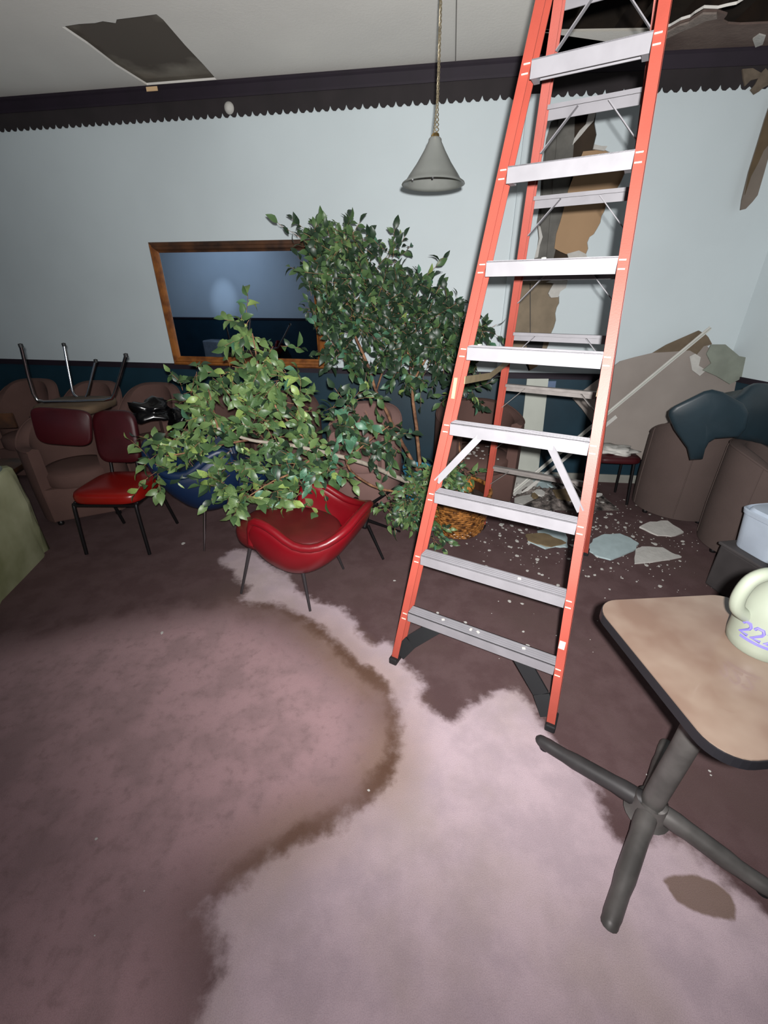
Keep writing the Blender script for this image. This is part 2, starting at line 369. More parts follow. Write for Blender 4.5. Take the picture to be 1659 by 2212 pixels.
# recessed stained panel
def moldmat():
    m = mat('mouldy_board', (150, 144, 132), .95, col2=(126, 119, 108), scale=4)
    nt = m.node_tree; b = nt.nodes['Principled BSDF']; src = b.inputs['Base Color'].links[0].from_socket
    g = nt.nodes.new('ShaderNodeNewGeometry'); n = nt.nodes.new('ShaderNodeTexNoise'); n.inputs['Scale'].default_value = 3.2; n.inputs['Detail'].default_value = 6
    nt.links.new(g.outputs['Position'], n.inputs['Vector'])
    vs = nt.nodes.new('ShaderNodeVectorMath'); vs.operation = 'DISTANCE'; vs.inputs[1].default_value = (-1.72, 4.1, ZC+.02)
    nt.links.new(g.outputs['Position'], vs.inputs[0])
    ad = nt.nodes.new('ShaderNodeMath'); ad.operation = 'MULTIPLY_ADD'; ad.inputs[1].default_value = -.5; nt.links.new(n.outputs['Fac'], ad.inputs[0]); nt.links.new(vs.outputs['Value'], ad.inputs[2])
    mr = nt.nodes.new('ShaderNodeMapRange'); mr.inputs[1].default_value = .26; mr.inputs[2].default_value = .12; nt.links.new(ad.outputs[0], mr.inputs[0])
    mx = nt.nodes.new('ShaderNodeMix'); mx.data_type = 'RGBA'; mx.inputs['B'].default_value = srgb(92, 84, 76)
    nt.links.new(mr.outputs[0], mx.inputs['Factor']); nt.links.new(src, mx.inputs['A']); nt.links.new(mx.outputs['Result'], b.inputs['Base Color'])
    return m
c = MB(); c.box((-1.7, 4.2, ZC+.045), (1.1, 1.5, .02)); c.build('ceiling_panel', moldmat(), ceil)
# attic above the right opening: deck, joists
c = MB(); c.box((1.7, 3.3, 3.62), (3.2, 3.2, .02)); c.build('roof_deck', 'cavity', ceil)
for i in range(5):
    c = MB(); c.box((.75+i*.42, 3.3, ZC+.15), (.04, 3.0, .2), Matrix.Rotation(-.12, 3, 'Z')); c.build('joist', 'joist', ceil)
# torn paper facing hanging under the board at the right
torn = [(1.773,4.192),(1.750,4.060),(1.743,3.933),(1.782,3.868),(1.822,3.821),(1.847,3.755),(1.886,3.725),(1.912,3.636),(1.995,3.636),(2.079,3.668),(2.098,3.734),(2.154,3.764),(2.237,3.773),(2.345,3.763),(2.510,3.752),(2.747,4.032),(2.581,4.063),(2.340,4.082),(1.984,4.133)]
c = MB(); c.prism([torn], lambda a, b, t: (a, b, t), ZC-.012, ZC-.001); c.build('torn_facing', mat('torn_ceiling_paper', (112, 96, 88), .95, col2=(92, 76, 70), scale=5, bump=.3, bscale=40), ceil)
edge = [(1.753,4.037),(1.749,3.945),(1.788,3.879),(1.826,3.826),(1.853,3.765),(1.892,3.735),(1.915,3.641),(1.998,3.640),(2.036,3.687),(1.979,3.715),(1.946,3.774),(1.905,3.825),(1.870,3.889),(1.824,3.967)]
c = MB(); c.prism([edge], lambda a, b, t: (a, b, t), ZC-.022, ZC-.011); c.build('torn_edge', mat('torn_gypsum_edge', (140, 128, 120), .95, var=.25, scale=25, bump=.4), ceil)
chip = [(2.432,3.919),(2.432,3.865),(2.491,3.886),(2.552,3.986),(2.530,4.021)]
c = MB(); c.prism([chip], lambda a, b, t: (a, b, t), ZC-.02, ZC-.011); c.build('torn_edge', 'gypsum', ceil)

# ---- walls
wl = MB(); wl.prism([[(-9.2, ZD-.02), (0, ZD-.02), (0, ZC), (-9.2, ZC)]], on1, -.014, 0)
wl.v = wl.v; wall_b = wl.build('wall_back_left', 'wall', kind='structure')
c = MB(); c.prism([[(-9.2, 0), (0, 0), (0, ZD-.02), (-9.2, ZD-.02)]], on1, -.014, .0); c.build('dado_panel', 'teal', wall_b)
hole = [(0.253,2.936),(0.491,2.984),(0.494,2.926),(0.496,2.884),(0.524,2.818),(0.516,2.730),(0.580,2.734),(0.692,2.690),(0.786,2.651),(0.788,2.574),(0.771,2.516),(0.726,2.428),(0.696,2.389),(0.694,2.353),(0.688,2.328),(0.676,2.304),(0.676,2.257),(0.659,2.216),(0.641,2.178),(0.612,2.159),(0.602,2.120),(0.618,2.077),(0.608,2.037),(0.549,2.034),(0.494,1.967),(0.496,1.835),(0.472,1.800),(0.420,1.804),(0.392,1.764),(0.360,1.721),(0.413,1.736),(0.447,1.721),(0.457,1.667),(0.443,1.634),(0.439,1.585),(0.454,1.529),(0.447,1.472),(0.429,1.413),(0.427,1.331),(0.406,1.263),(0.390,1.181),(0.352,1.131),(0.282,1.088),(0.257,1.133),(0.204,1.211),(0.162,1.267),(0.076,1.274),(0.015,1.330),(0.029,1.386),(0.043,1.437),(0.034,1.534),(0.041,1.609),(0.034,1.721),(0.045,1.786),(0.078,1.864),(0.182,1.951),(0.189,2.009),(0.199,2.086),(0.200,2.152),(0.168,2.263),(0.173,2.391),(0.160,2.513),(0.152,2.604),(0.152,2.716),(0.155,2.800),(0.172,2.903)]
wr = MB(); wr.prism([[(0, ZD-.02), (SR, ZD-.02), (SR, ZC), (0, ZC)], hole], on2, -.014, 0); wall_r2 = wr.build('wall_back_right', 'wall', kind='structure')
c = MB(); c.prism([[(0, 0), (SR, 0), (SR, ZD-.02), (0, ZD-.02)]], on2, -.014, 0); c.build('dado_panel', 'teal', wall_r2)
# inside the hole
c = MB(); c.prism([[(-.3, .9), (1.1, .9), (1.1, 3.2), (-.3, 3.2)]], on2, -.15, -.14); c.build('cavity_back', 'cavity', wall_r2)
stud = [(0.009,3.071),(0.333,3.061),(0.376,2.795),(0.397,2.582),(0.384,2.388),(0.375,2.200),(0.358,2.002),(0.070,1.864),(0.097,2.267)]
c = MB(); c.prism([stud], on2, -.09, -.045); c.build('stud', 'stud', wall_r2)
for ds in (0.0, .075):
    c = MB(); a = [(0.161,2.962),(0.229,2.019)]; c.beam(on2(a[0][0]+ds, a[0][1], -.04), on2(a[1][0]+ds, a[1][1], -.04), .012, .012, N2); c.build('stud_lip', 'stud', wall_r2)
kp = [(0.416,2.590),(0.451,2.723),(0.780,2.743),(0.849,2.500),(0.769,2.290),(0.703,2.013),(0.457,2.038),(0.401,2.058),(0.348,2.082),(0.345,2.184),(0.362,2.270),(0.376,2.373),(0.385,2.479)]
c = MB(); c.prism([kp], on2, -.03, -.022); c.build('kraft_sheet', 'kraft', wall_r2)
tp = [(-0.084,1.900),(0.538,1.898),(0.533,1.721),(0.579,1.265),(0.039,1.237)]
c = MB(); c.prism([tp], on2, -.05, -.035); tb = c.build('backing_board', 'taupe', wall_r2)
c = MB(); a = [(0.190,1.822),(0.255,1.400)]; c.beam(on2(*a[0], -.034), on2(*a[1], -.034), .006, .004, N2); c.build('backing_crack', 'rubber', wall_r2)
lv = [(0.225,1.348),(0.383,1.350),(0.379,1.270),(0.246,1.269)]
c = MB(); c.prism([lv], on2, -.036, -.03); c.build('vent_slot', 'rubber', wall_r2)
kb = [(0.255,1.179),(0.409,1.189),(0.384,1.139),(0.299,1.088)]
c = MB(); c.prism([kb], on2, -.012, -.006); c.build('kraft_sheet', 'kraft', wall_r2)
fl1 = [(0.492,2.966),(0.484,2.895),(0.450,2.861),(0.412,2.816),(0.376,2.778),(0.356,2.756),(0.362,2.795),(0.393,2.843),(0.433,2.880),(0.440,2.941)]
c = MB(); c.prism([fl1], on2, -.012, .004); c.build('torn_flap', 'gypsum', wall_r2)
fl2 = [(0.495,1.842),(0.490,1.786),(0.448,1.757),(0.440,1.714),(0.378,1.710),(0.349,1.743),(0.365,1.786),(0.382,1.821),(0.319,1.829),(0.377,1.850)]
c = MB(); c.prism([fl2], on2, -.02, .006); c.build('torn_flap', 'gypsum', wall_r2)
for pl_ in ([(0.453,2.041),(0.543,2.064),(0.608,2.037),(0.620,2.014),(0.471,2.008)], [(0.516,2.730),(0.517,2.758),(0.577,2.746),(0.618,2.745),(0.600,2.717)], [(0.171,2.263),(0.191,2.211),(0.207,2.152),(0.199,2.086),(0.189,2.009),(0.218,2.016),(0.219,2.103),(0.232,2.162),(0.202,2.233)], [(0.043,1.437),(0.015,1.330),(0.076,1.274),(0.109,1.291),(0.061,1.331),(0.071,1.410)]):
    c = MB(); c.prism([pl_], on2, -.01, .006); c.build('torn_edge', 'kraft' if pl_[0][0] < .05 else 'gypsum', wall_r2)
# right, left and rear walls
def wallseg(name, a, b, flip=1):
    a = Vector((a.x, a.y, 0)); b = Vector((b.x, b.y, 0)); t = (b-a).normalized(); n = Vector((-t.y, t.x, 0))*flip; L_ = (b-a).length
    f3 = lambda s, z, off: a + t*s + n*off + Vector((0, 0, z))
    c = MB(); c.prism([[(0, ZD-.02), (L_, ZD-.02), (L_, ZC), (0, ZC)]], f3, -.02, 0); w = c.build(name, 'wall', kind='structure')
    c = MB(); c.prism([[(0, 0), (L_, 0), (L_, ZD-.02), (0, ZD-.02)]], f3, -.02, 0); c.build('dado_panel', 'teal', w)
    c = MB(); c.prism([[(0, ZD-.025), (L_, ZD-.025), (L_, ZD+.02), (0, ZD+.02)]], f3, 0, .015); c.build('chair_rail', 'purple', w)
    c = MB(); c.prism([[(0, ZB), (L_, ZB), (L_, ZC), (0, ZC)]], f3, 0, .02); c.build('crown_band', 'crown', w)
    return w
rb = Vector((3.95, -2.72, 0)); lb = backpt(-9.2)
wallseg('wall_right', RC, rb, -1); wallseg('wall_left', on1(-9.2, 0), lb, 1); wallseg('wall_front', lb, rb, 1)
# chair rail, crown band with scalloped lower edge, crown moulding, baseboards
for on, s0, s1, nm in ((on1, -9.2, 0, 2), (on2, 0, SR, 3)):
    c = MB(); c.prism([[(s0, ZD-.055), (s1, ZD-.055), (s1, ZD), (s0, ZD)]], on, .0005, .014); c.build('trim_%d' % nm, 'purple', kind='structure')
def scallop(on, s0, s1):
    pts = []; w = .066; k = 0; s = s0
    low = ZB - .012
    while s < s1 - 1e-4:
        e = min(s+w, s1); hi = low + (.034 if k % 2 == 0 else .018)
        pts += [(s, hi), (s+.16*w, low+.012), (s+.34*w, low+.002), (s+.66*w, low), (s+.84*w, low+.010)]
        s = e; k += 1
    pts.append((s1, low+.03))
    return [(a, b) for a, b in pts] + [(s1, ZC-.085), (s0, ZC-.085)]
c = MB(); c.prism([scallop(on1, -9.2, 0)], on1, .001, .006); c.build('trim_4', 'crown', kind='structure')
c = MB(); c.prism([scallop(on2, 0, SR)], on2, .001, .006); c.build('trim_5', 'crown', kind='structure')
for on, s0, s1, nm in ((on1, -9.2, 0, 6), (on2, 0, SR, 7)):
    c = MB(); prof = [(.0, ZC-.095), (.012, ZC-.095), (.016, ZC-.08), (.04, ZC-.03), (.05, ZC-.018), (.05, ZC-.001), (0, ZC-.001)]
    vs = [on(s0, z, o) for o, z in prof] + [on(s1, z, o) for o, z in prof]; k = len(prof)
    c.add(vs, [(i, (i+1) % k, k+(i+1) % k, k+i) for i in range(k)] + [tuple(range(k)), tuple(range(k, 2*k))])
    c.build('trim_%d' % nm, 'purple', kind='structure')
c = MB(); c.prism([[(-9.2, 0), (0, 0), (0, .1), (-9.2, .1)]], on1, .001, .014); c.build('baseboard_back_left', 'purple', kind='structure')
c = MB(); c.prism([[(0, 0), (SR, 0), (SR, .085), (0, .085)]], on2, .001, .014); c.build('baseboard_back_right', 'base_white', kind='structure')
# white batten covering the wall joint
c = MB(); c.prism([[(-.004, ZD), (.1, ZD), (.1, ZB+.01), (-.004, ZB+.01)]], on2, .001, .012); c.box(on2(-.012, 2.05, .008), (.016, .016, 1.94)); c.build('trim_8', 'wall', kind='structure')
# faint paper strip damage at the right end of the crown
tc = [(1.429,3.144),(1.495,3.146),(1.559,3.120),(1.580,3.143),(1.618,3.118),(1.632,3.054),(1.604,3.041),(1.583,3.021),(1.557,3.007),(1.523,3.033),(1.543,3.062),(1.551,3.091),(1.505,3.083),(1.479,3.054),(1.451,3.099)]
c = MB(); c.prism([tc], on2, .007, .02); c.build('torn_strip', mat('torn_brown_strip', (110, 98, 84), .9, var=.3, scale=20), wall_r2)

# hanging torn flap of wallboard at the right
hf = [(1.740,3.041),(1.676,2.964),(1.670,2.862),(1.668,2.722),(1.663,2.557),(1.671,2.384),(1.683,2.318),(1.718,2.326),(1.750,2.368),(1.774,2.411),(1.773,2.541),(1.770,2.679),(1.852,2.836)]
hg = thing('torn_wallboard', 'torn brown strip of wallboard hanging down from the upper right corner', 'torn wallboard', on2(1.72, 2.6, .05))
def rel(base): return lambda p: Vector(p) - Vector(base)
def hang3(s, z, t): return on2(s, z, .02 + .05*max(0, 2.95-z) + t) - on2(1.72, 2.6, .05)
c = MB(); c.prism([hf], hang3, 0, .012); c.build('board', mat('torn_board_face', (122, 112, 102), .9, var=.15, scale=6), hg)
hf2 = [(1.740,3.041),(1.676,2.964),(1.670,2.862),(1.668,2.722),(1.663,2.557),(1.680,2.413),(1.686,2.528),(1.709,2.609),(1.722,2.680),(1.752,2.728),(1.844,2.857)]
c = MB(); c.prism([hf2], hang3, .0125, .016); c.build('torn_paper', mat('torn_board_paper', (98, 82, 60), .9, var=.2, scale=9), hg)

# ---------------------------------------------------------------- mirror
mg = thing('mirror', 'wide wood-framed mirror hung on the white wall above the teal dado', 'mirror', on1(-2.52, 1.62, .012))
mg.matrix_world = Matrix.Translation(on1(-2.52, 1.62, .012)) @ Matrix((T1, -N1, Vector((0, 0, 1)))).transposed().to_4x4() @ Matrix.Rotation(math.radians(.8), 4, 'X')
MW, MH, FW = 1.675, 1.10, .085
prof = [(0, 0), (0, .035), (.012, .045), (.03, .042), (.038, .052), (.058, .048), (.07, .03), (.085, .024), (.085, 0)]  # (inward, out)
def rail(name, ax):
    c = MB(); rings = []
    for sgn in (-1, 1):
        ring = []
        for i, o in prof:
            if ax in ('t', 'b'):
                z = (MH/2 - i)*(1 if ax == 't' else -1); x = sgn*(MW/2 - i)
            else:
                x = (MW/2 - i)*(1 if ax == 'r' else -1); z = sgn*(MH/2 - i)
            ring.append((x, -o, z))
        rings.append(ring)
    k = len(prof); c.add(rings[0]+rings[1], [(i, (i+1) % k, k+(i+1) % k, k+i) for i in range(k)] + [tuple(range(k)), tuple(range(k, 2*k))])
    return c.build('frame_rail', name, mg)
rail('wood_dark', 't'); rail('wood', 'b'); rail('wood', 'l'); rail('wood', 'r')
c = MB(); c.box((0, -.02, 0), (MW-.15, .006, MH-.15)); c.build('mirror_glass', 'mirror', mg)

# ---------------------------------------------------------------- pendant lamp
lp = Vector((.266, 2.9, 2.265))
lamp = thing('pendant_lamp', 'grey conical glass pendant lamp hanging on a twisted gilt cord', 'lamp', lp)
pr = [(.028, .196), (.034, .19), (.036, .178), (.058, .14), (.095, .085), (.135, .035), (.150, .014), (.170, .002), (.173, -.004), (.166, -.006), (.146, .006), (.130, .03), (.09, .08), (.053, .136), (.03, .176)]
c = MB(); c.lathe(pr, n=56); c.build('lamp_shade', 'glass', lamp, smooth=50)
c = MB(); c.lathe([(0, .215), (.016, .213), (.022, .205), (.022, .19), (.034, .188), (.034, .182), (0, .182)], n=24); c.build('cap', 'brass', lamp, smooth=40)
c = MB(); c.lathe([(0, .182), (.014, .18), (.016, .14), (.014, .12), (0, .118)], n=16); c.build('socket', 'brass', lamp, smooth=40)
c = MB(); c.lathe([(.012, .12), (.02, .1), (.03, .075), (.03, .06), (.02, .04), (0, .033)], n=20); c.build('bulb', mat('bulb_glass', (205, 205, 198), .25, var=.03), lamp, smooth=60)
for s_ in (0, 1, 2):
    c = MB(); pts = []
    for i in range(150):
        z = .21 + i*.0053; a = i*.55 + s_*2*PI/3; r = .0052 + (.010*max(0, 1-i/22))
        pts.append((r*math.cos(a) + .004*math.sin(z*5), r*math.sin(a), z))
    c.tube(pts, .0027, 5); c.build('cord_strand', 'cord', lamp, smooth=60)
c = MB(); c.lathe([(0, .993), (.02, .985), (.05, .975), (.055, .985), (0, .993)][::-1], n=20); c.build('ceiling_rose', 'brass', lamp)
c = MB()
for a in (3.9, 4.6): c = MB(); c.box((.165*math.cos(a), .165*math.sin(a), -.004), (.01, .006, .014), bev=.002); c.build('shade_clip', 'chrome', lamp)


# small white round fitting and paper tab at the crown
o = MB(); o.lathe([(0, .034), (.014, .032), (.03, .022), (.04, .008), (.042, 0), (0, 0)], n=20)
f_ = o.build('wall_button', 'gypsum', smooth=60); f_.matrix_world = Matrix.Translation(on1(-2.40, 3.098, .007)) @ Matrix((T1, Vector((0, 0, 1)), N1)).transposed().to_4x4()
f_['label'] = 'small round white fitting on the dark crown band'; f_['category'] = 'fitting'
o = MB(); o.box((0, 0, 0), (.1, .004, .028)); f_ = o.build('paper_tab', mat('cream_paper_tab', (232, 196, 150), .6, var=.1))
f_.matrix_world = Matrix.Translation(on1(-3.03, 3.232, .056)) @ Matrix.Rotation(TH1, 4, 'Z')
f_['label'] = 'tiny cream paper tab stuck where crown meets ceiling'; f_['category'] = 'tab'

# ---------------------------------------------------------------- step ladder
LX, LY, LYAW, W0, TP, LEAN = .3905, 1.4311, -.5121, .7459, .1558, .2316
RY, RLEAN, RS, RTP = 1.6745, .2618, .8512, .1764
ST = .3048
lad = thing('step_ladder', 'tall red fibreglass step ladder with aluminium steps standing on the carpet', 'ladder', (LX, LY, 0), LYAW)
def fp(s, z, dx=0, dy=0): return Vector((s*(W0-TP*z)/2 + s*dx, LEAN*z + dy, z))
def rw(s, z): return -(RS-RTP*z)/2 if s < 0 else .335-.077*z
def rp(s, z, dx=0, dy=0): return Vector((rw(s, z) + s*dx, RY - RLEAN*z + dy, z))
def channel(c, P, z0, z1, s, web, fl, th, back):
    # C-channel rail; web outside, flanges pointing inward
    for a, b, w, h, dx, dy in ((z0, z1, th, web, .0+th/2+fl-th, back*web/2), (z0, z1, fl, th, fl/2, back*th/2), (z0, z1, fl, th, fl/2, back*(web-th/2))):
        A = P(s, a, dx, dy); B = P(s, b, dx, dy)
        c.beam(A, B, h, w, side=Vector((1, 0, 0)))
for s_ in (-1, 1):
    c = MB(); channel(c, fp, .03, 3.0, s_, .078, .034, .005, 1); r_ = c.build('front_rail', 'coral', lad)
    c = MB(); a = fp(s_, .0, .017, .036); c.box((a.x, a.y, .02), (.044, .095, .036), bev=.006); c.build('foot', 'rubber', lad)
    c = MB(); channel(c, rp, .03, 2.98, s_, .055, .034, .005, -1); c.build('rear_rail', 'coral', lad)
    c = MB(); a = rp(s_, .0, .017, -.025); c.box((a.x, a.y, .018), (.042, .075, .034), bev=.006); c.build('foot', 'rubber', lad)
for n in range(1, 10):
    z = n*ST; hw = (W0-TP*z)/2; y = LEAN*z
    c = MB(); c.box((0, y+.030, z-.002), (2*hw, .066, .004)); c.box((0, y-.001, z-.026), (2*hw, .004, .052)); c.box((0, y+.061, z-.02), (2*hw, .004, .04))
    for k in range(4): c.box((0, y+.01+k*.0135, z+.001), (2*hw, .004, .003))
    st_ = c.build('step', 'alu' , lad)
    for s_ in (-1, 1):
        for dz in (-.01, -.038):
            a = fp(s_, z+dz, .014, -.002); c = MB(); c.box((a.x, a.y-.001, a.z), (.022, .003, .004)); c.build('rivet', 'label_w', lad)
        if n < 9: c = MB(); c.box((s_*(hw-.012), y+.030, z-.028), (.02, .054, .044)); c.build('step_bracket', 'alu', lad)
for n in range(1, 10):
    z = n*ST; x0_, x1_ = rw(-1, z), rw(1, z); hw = (x1_-x0_)/2; xm = (x0_+x1_)/2; y = RY-RLEAN*z
    c = MB(); c.box((xm, y-.004, z-.02), (2*hw, .004, .044)); c.box((xm, y-.02, z+.001), (2*hw, .034, .004)); c.box((xm, y-.036, z-.006), (2*hw, .004, .014)); c.build('rear_bar', 'alu_dusty' if n < 5 else 'alu', lad)
    for s_ in (-1, 1):
        A = rp(s_, z-.15, -.0, -.03); B = Vector((xm + s_*(hw-.12), y-.024, z-.014)); c = MB(); c.beam(A, B, .004, .024, side=Vector((0, 1, 0))); c.build('brace', 'alu_dusty' if n < 5 else 'alu', lad)
for s_ in (-1, 1):
    A = fp(s_, 4*ST-.26, .006, .006); B = Vector((s_*((W0-TP*4*ST)/2-.135), LEAN*4*ST+.004, 4*ST-.04))
    c = MB(); c.beam(A, B, .006, .03, side=Vector((0, 0, 1))); c.build('brace', 'alu', lad)
    A = fp(s_, .05, .004, .02); B = Vector((s_*(W0/2-.17), LEAN*ST+.03, ST-.05)); c = MB(); mid_ = Vector((s_*(W0/2-.05), .06, .13))
    c.beam(A, mid_, .012, .07, side=Vector((1, 0, 0))); c.beam(mid_, B, .012, .07, side=Vector((1, 0, .3))); c.build('dark_foot_bar', 'rubber', lad)  # dark bent bar from each foot up to the lowest step
    c = MB(); zz = 4.55*ST; A = fp(s_, zz, -.004, .05); B = rp(s_, zz-.02, -.004, -.04); m_ = (A+B)/2+Vector((0, 0, -.035))
    c.beam(A, m_, .004, .032, side=Vector((0, 0, 1))); c.beam(m_, B, .004, .032, side=Vector((0, 0, 1))); c.build('spreader', 'tan_metal', lad)
c = MB(); a = fp(-1, 1.36, .017, -.001); c.box(a, (.014, .003, .085), Matrix.Rotation(-LEAN, 3, 'X')); c.build('rail_sticker', 'label_y', lad, label='yellow warning sticker')
c = MB(); a = fp(1, .405, .014, -.001); c.box(a, (.024, .003, .036), Matrix.Rotation(-LEAN, 3, 'X'), bev=.001); c.build('rail_sticker', 'label_w', lad, label='small white sticker')
c = MB(); a = fp(0, 3.03); c.box((0, LEAN*3.03+.12, 3.03), (.36, .3, .05), bev=.01); c.build('top_cap', 'alu', lad)
# plaster crumbs lying on the steps
for i, (n, t) in enumerate([(1, .25), (1, .45), (1, .5), (1, .8), (5, .08), (6, .45), (2, .7)]):
    c = MB(); z = n*ST; hw = (W0-TP*z)/2; c.box((0, 0, 0), (.016, .012, .006), bev=.002)
    o = c.build('plaster_crumb', 'gypsum'); p = Matrix.Translation((LX, LY, 0)) @ Matrix.Rotation(LYAW, 4, 'Z') @ Vector(((t*2-1)*hw, LEAN*z+.03, z+.006))
    o.location = p; o.rotation_euler = (0, 0, i); o['label'] = 'tiny plaster crumb lying on a ladder step'; o['category'] = 'crumb'; o['group'] = 'plaster crumbs on the ladder steps'

# ---------------------------------------------------------------- barrel chairs
def barrel(label, loc, rz, mt='mauve', w=.66, h=.86, arm=.66, name='barrel_chair', group=None):
    t = thing(name, label, 'chair', loc, rz, group)
    c = MB(); n = 40; a0 = math.radians(50)      # opening towards local -Y
    R = w/2; th = .095
    secs = []
    for i in range(n+1):
        a = -PI/2 + a0*.9 + (2*PI - 2*a0*.9)*i/n
        tt = math.sin(PI*i/n); k = max(0, (math.sin(a)+.35)/1.35)
        hh = arm + (h-arm)*(k*k*(3-2*k))
        ca, sa = math.cos(a), math.sin(a); ex = 1.0
        o_ = Vector((ca*R, sa*R*ex, 0)); i_ = Vector((ca*(R-th), sa*(R-th)*ex, 0)); m_ = (o_+i_)/2
        sec = [o_*.97+Vector((0, 0, .04)), o_+Vector((0, 0, .3)), o_+Vector((0, 0, hh-.05)), o_*.985+Vector((0, 0, hh-.018)), m_+Vector((0, 0, hh)), i_*1.02+Vector((0, 0, hh-.018)), i_+Vector((0, 0, hh-.06)), i_+Vector((0, 0, .1)), i_+Vector((0, 0, .04))]
        secs.append(sec)
    k = 9; vs = [p for s in secs for p in s]; fs = []
    for i in range(n):
        for j in range(k): fs.append((i*k+j, i*k+(j+1) % k, (i+1)*k+(j+1) % k, (i+1)*k+j))
    fs += [tuple(range(k)), tuple(range(n*k, n*k+k))]
    c.add(vs, fs); sh_ = c.build('shell', mt, t, smooth=50)
    c = MB(); c.tube([s_[3]*1.0 for s_ in secs], .008, 6); c.build('piping', mt, sh_, smooth=60)
    for q_ in (n//2, n//4, 3*n//4):
        c = MB(); a_ = secs[q_]; c.tube([a_[0]*1.0+Vector((0, 0, .01)), a_[1], a_[2], a_[3]], .005, 5); c.build('seam', mt, sh_, smooth=60)
    c = MB(); r = R-.1
    c.lathe([(0, .46), (r*.6, .458), (r*.9, .445), (r, .42), (r, .34), (r*.95, .32), (0, .32)], c=(0, -.03, 0), n=32, sx=1, sy=1.06); c.build('seat_cushion', mt, t, smooth=50)
    c = MB(); c.box((0, -R+.17, .18), (2*R*.72, .12, .29), bev=.02); c.build('front_skirt', mt, t, smooth=40)
    for q in ((-1, -1), (1, -1), (-1, 1), (1, 1)):
        c = MB(); c.lathe([(0, 0), (.02, .002), (.024, .015), (.02, .03), (.008, .045), (0, .045)], c=(q[0]*R*.6, q[1]*R*.6, 0), n=12); c.build('caster', 'black', t, smooth=50)
    return t
b0 = barrel('mauve barrel chair under the upturned chrome-legged chair', (-2.62, 3.42, 0), .5, w=.70, h=.84)
barrel('mauve barrel chair by the wall whose rounded back shows behind the chrome legs', (-3.0, 4.32, 0), 0, h=.93, w=.64)
barrel('mauve barrel chair by the wall directly below the left end of the mirror', (-2.34, 4.22, 0), 0, h=.93, w=.64)
barrel('mauve barrel chair by the wall at the left edge of the photo', (-3.70, 4.36, 0), 0, h=.94, w=.68)
barrel('mauve barrel chair by the wall behind the top of the fallen tree', (-1.67, 4.12, 0), 0, h=.9, w=.64)
barrel('mauve barrel chair half hidden behind the two trees, left of the thin trunk', (-.96, 4.05, 0), 0, h=.88, w=.70)
barrel('mauve barrel chair in a pinkish lit colour directly behind the red tub chair, nearest the fallen trunk', (-.18, 3.76, 0), -.3, h=.84, w=.68, mt='mauve_p')
barrel('mauve barrel chair with plaster on its seat behind the left ladder rails', (.85, 3.76, 0), .12, h=.86, w=.78, arm=.76)
barrel('dark mauve barrel chair at the left of the right-hand pair, under the teal chair', (2.60, 3.46, 0), 2.6, mt='mauve_r', h=.84, w=.66)
barrel('grey-mauve barrel chair at the right edge of the photo, nearest the table', (2.76, 2.76, 0), .9, mt='mauve_r', h=.80, w=.68)

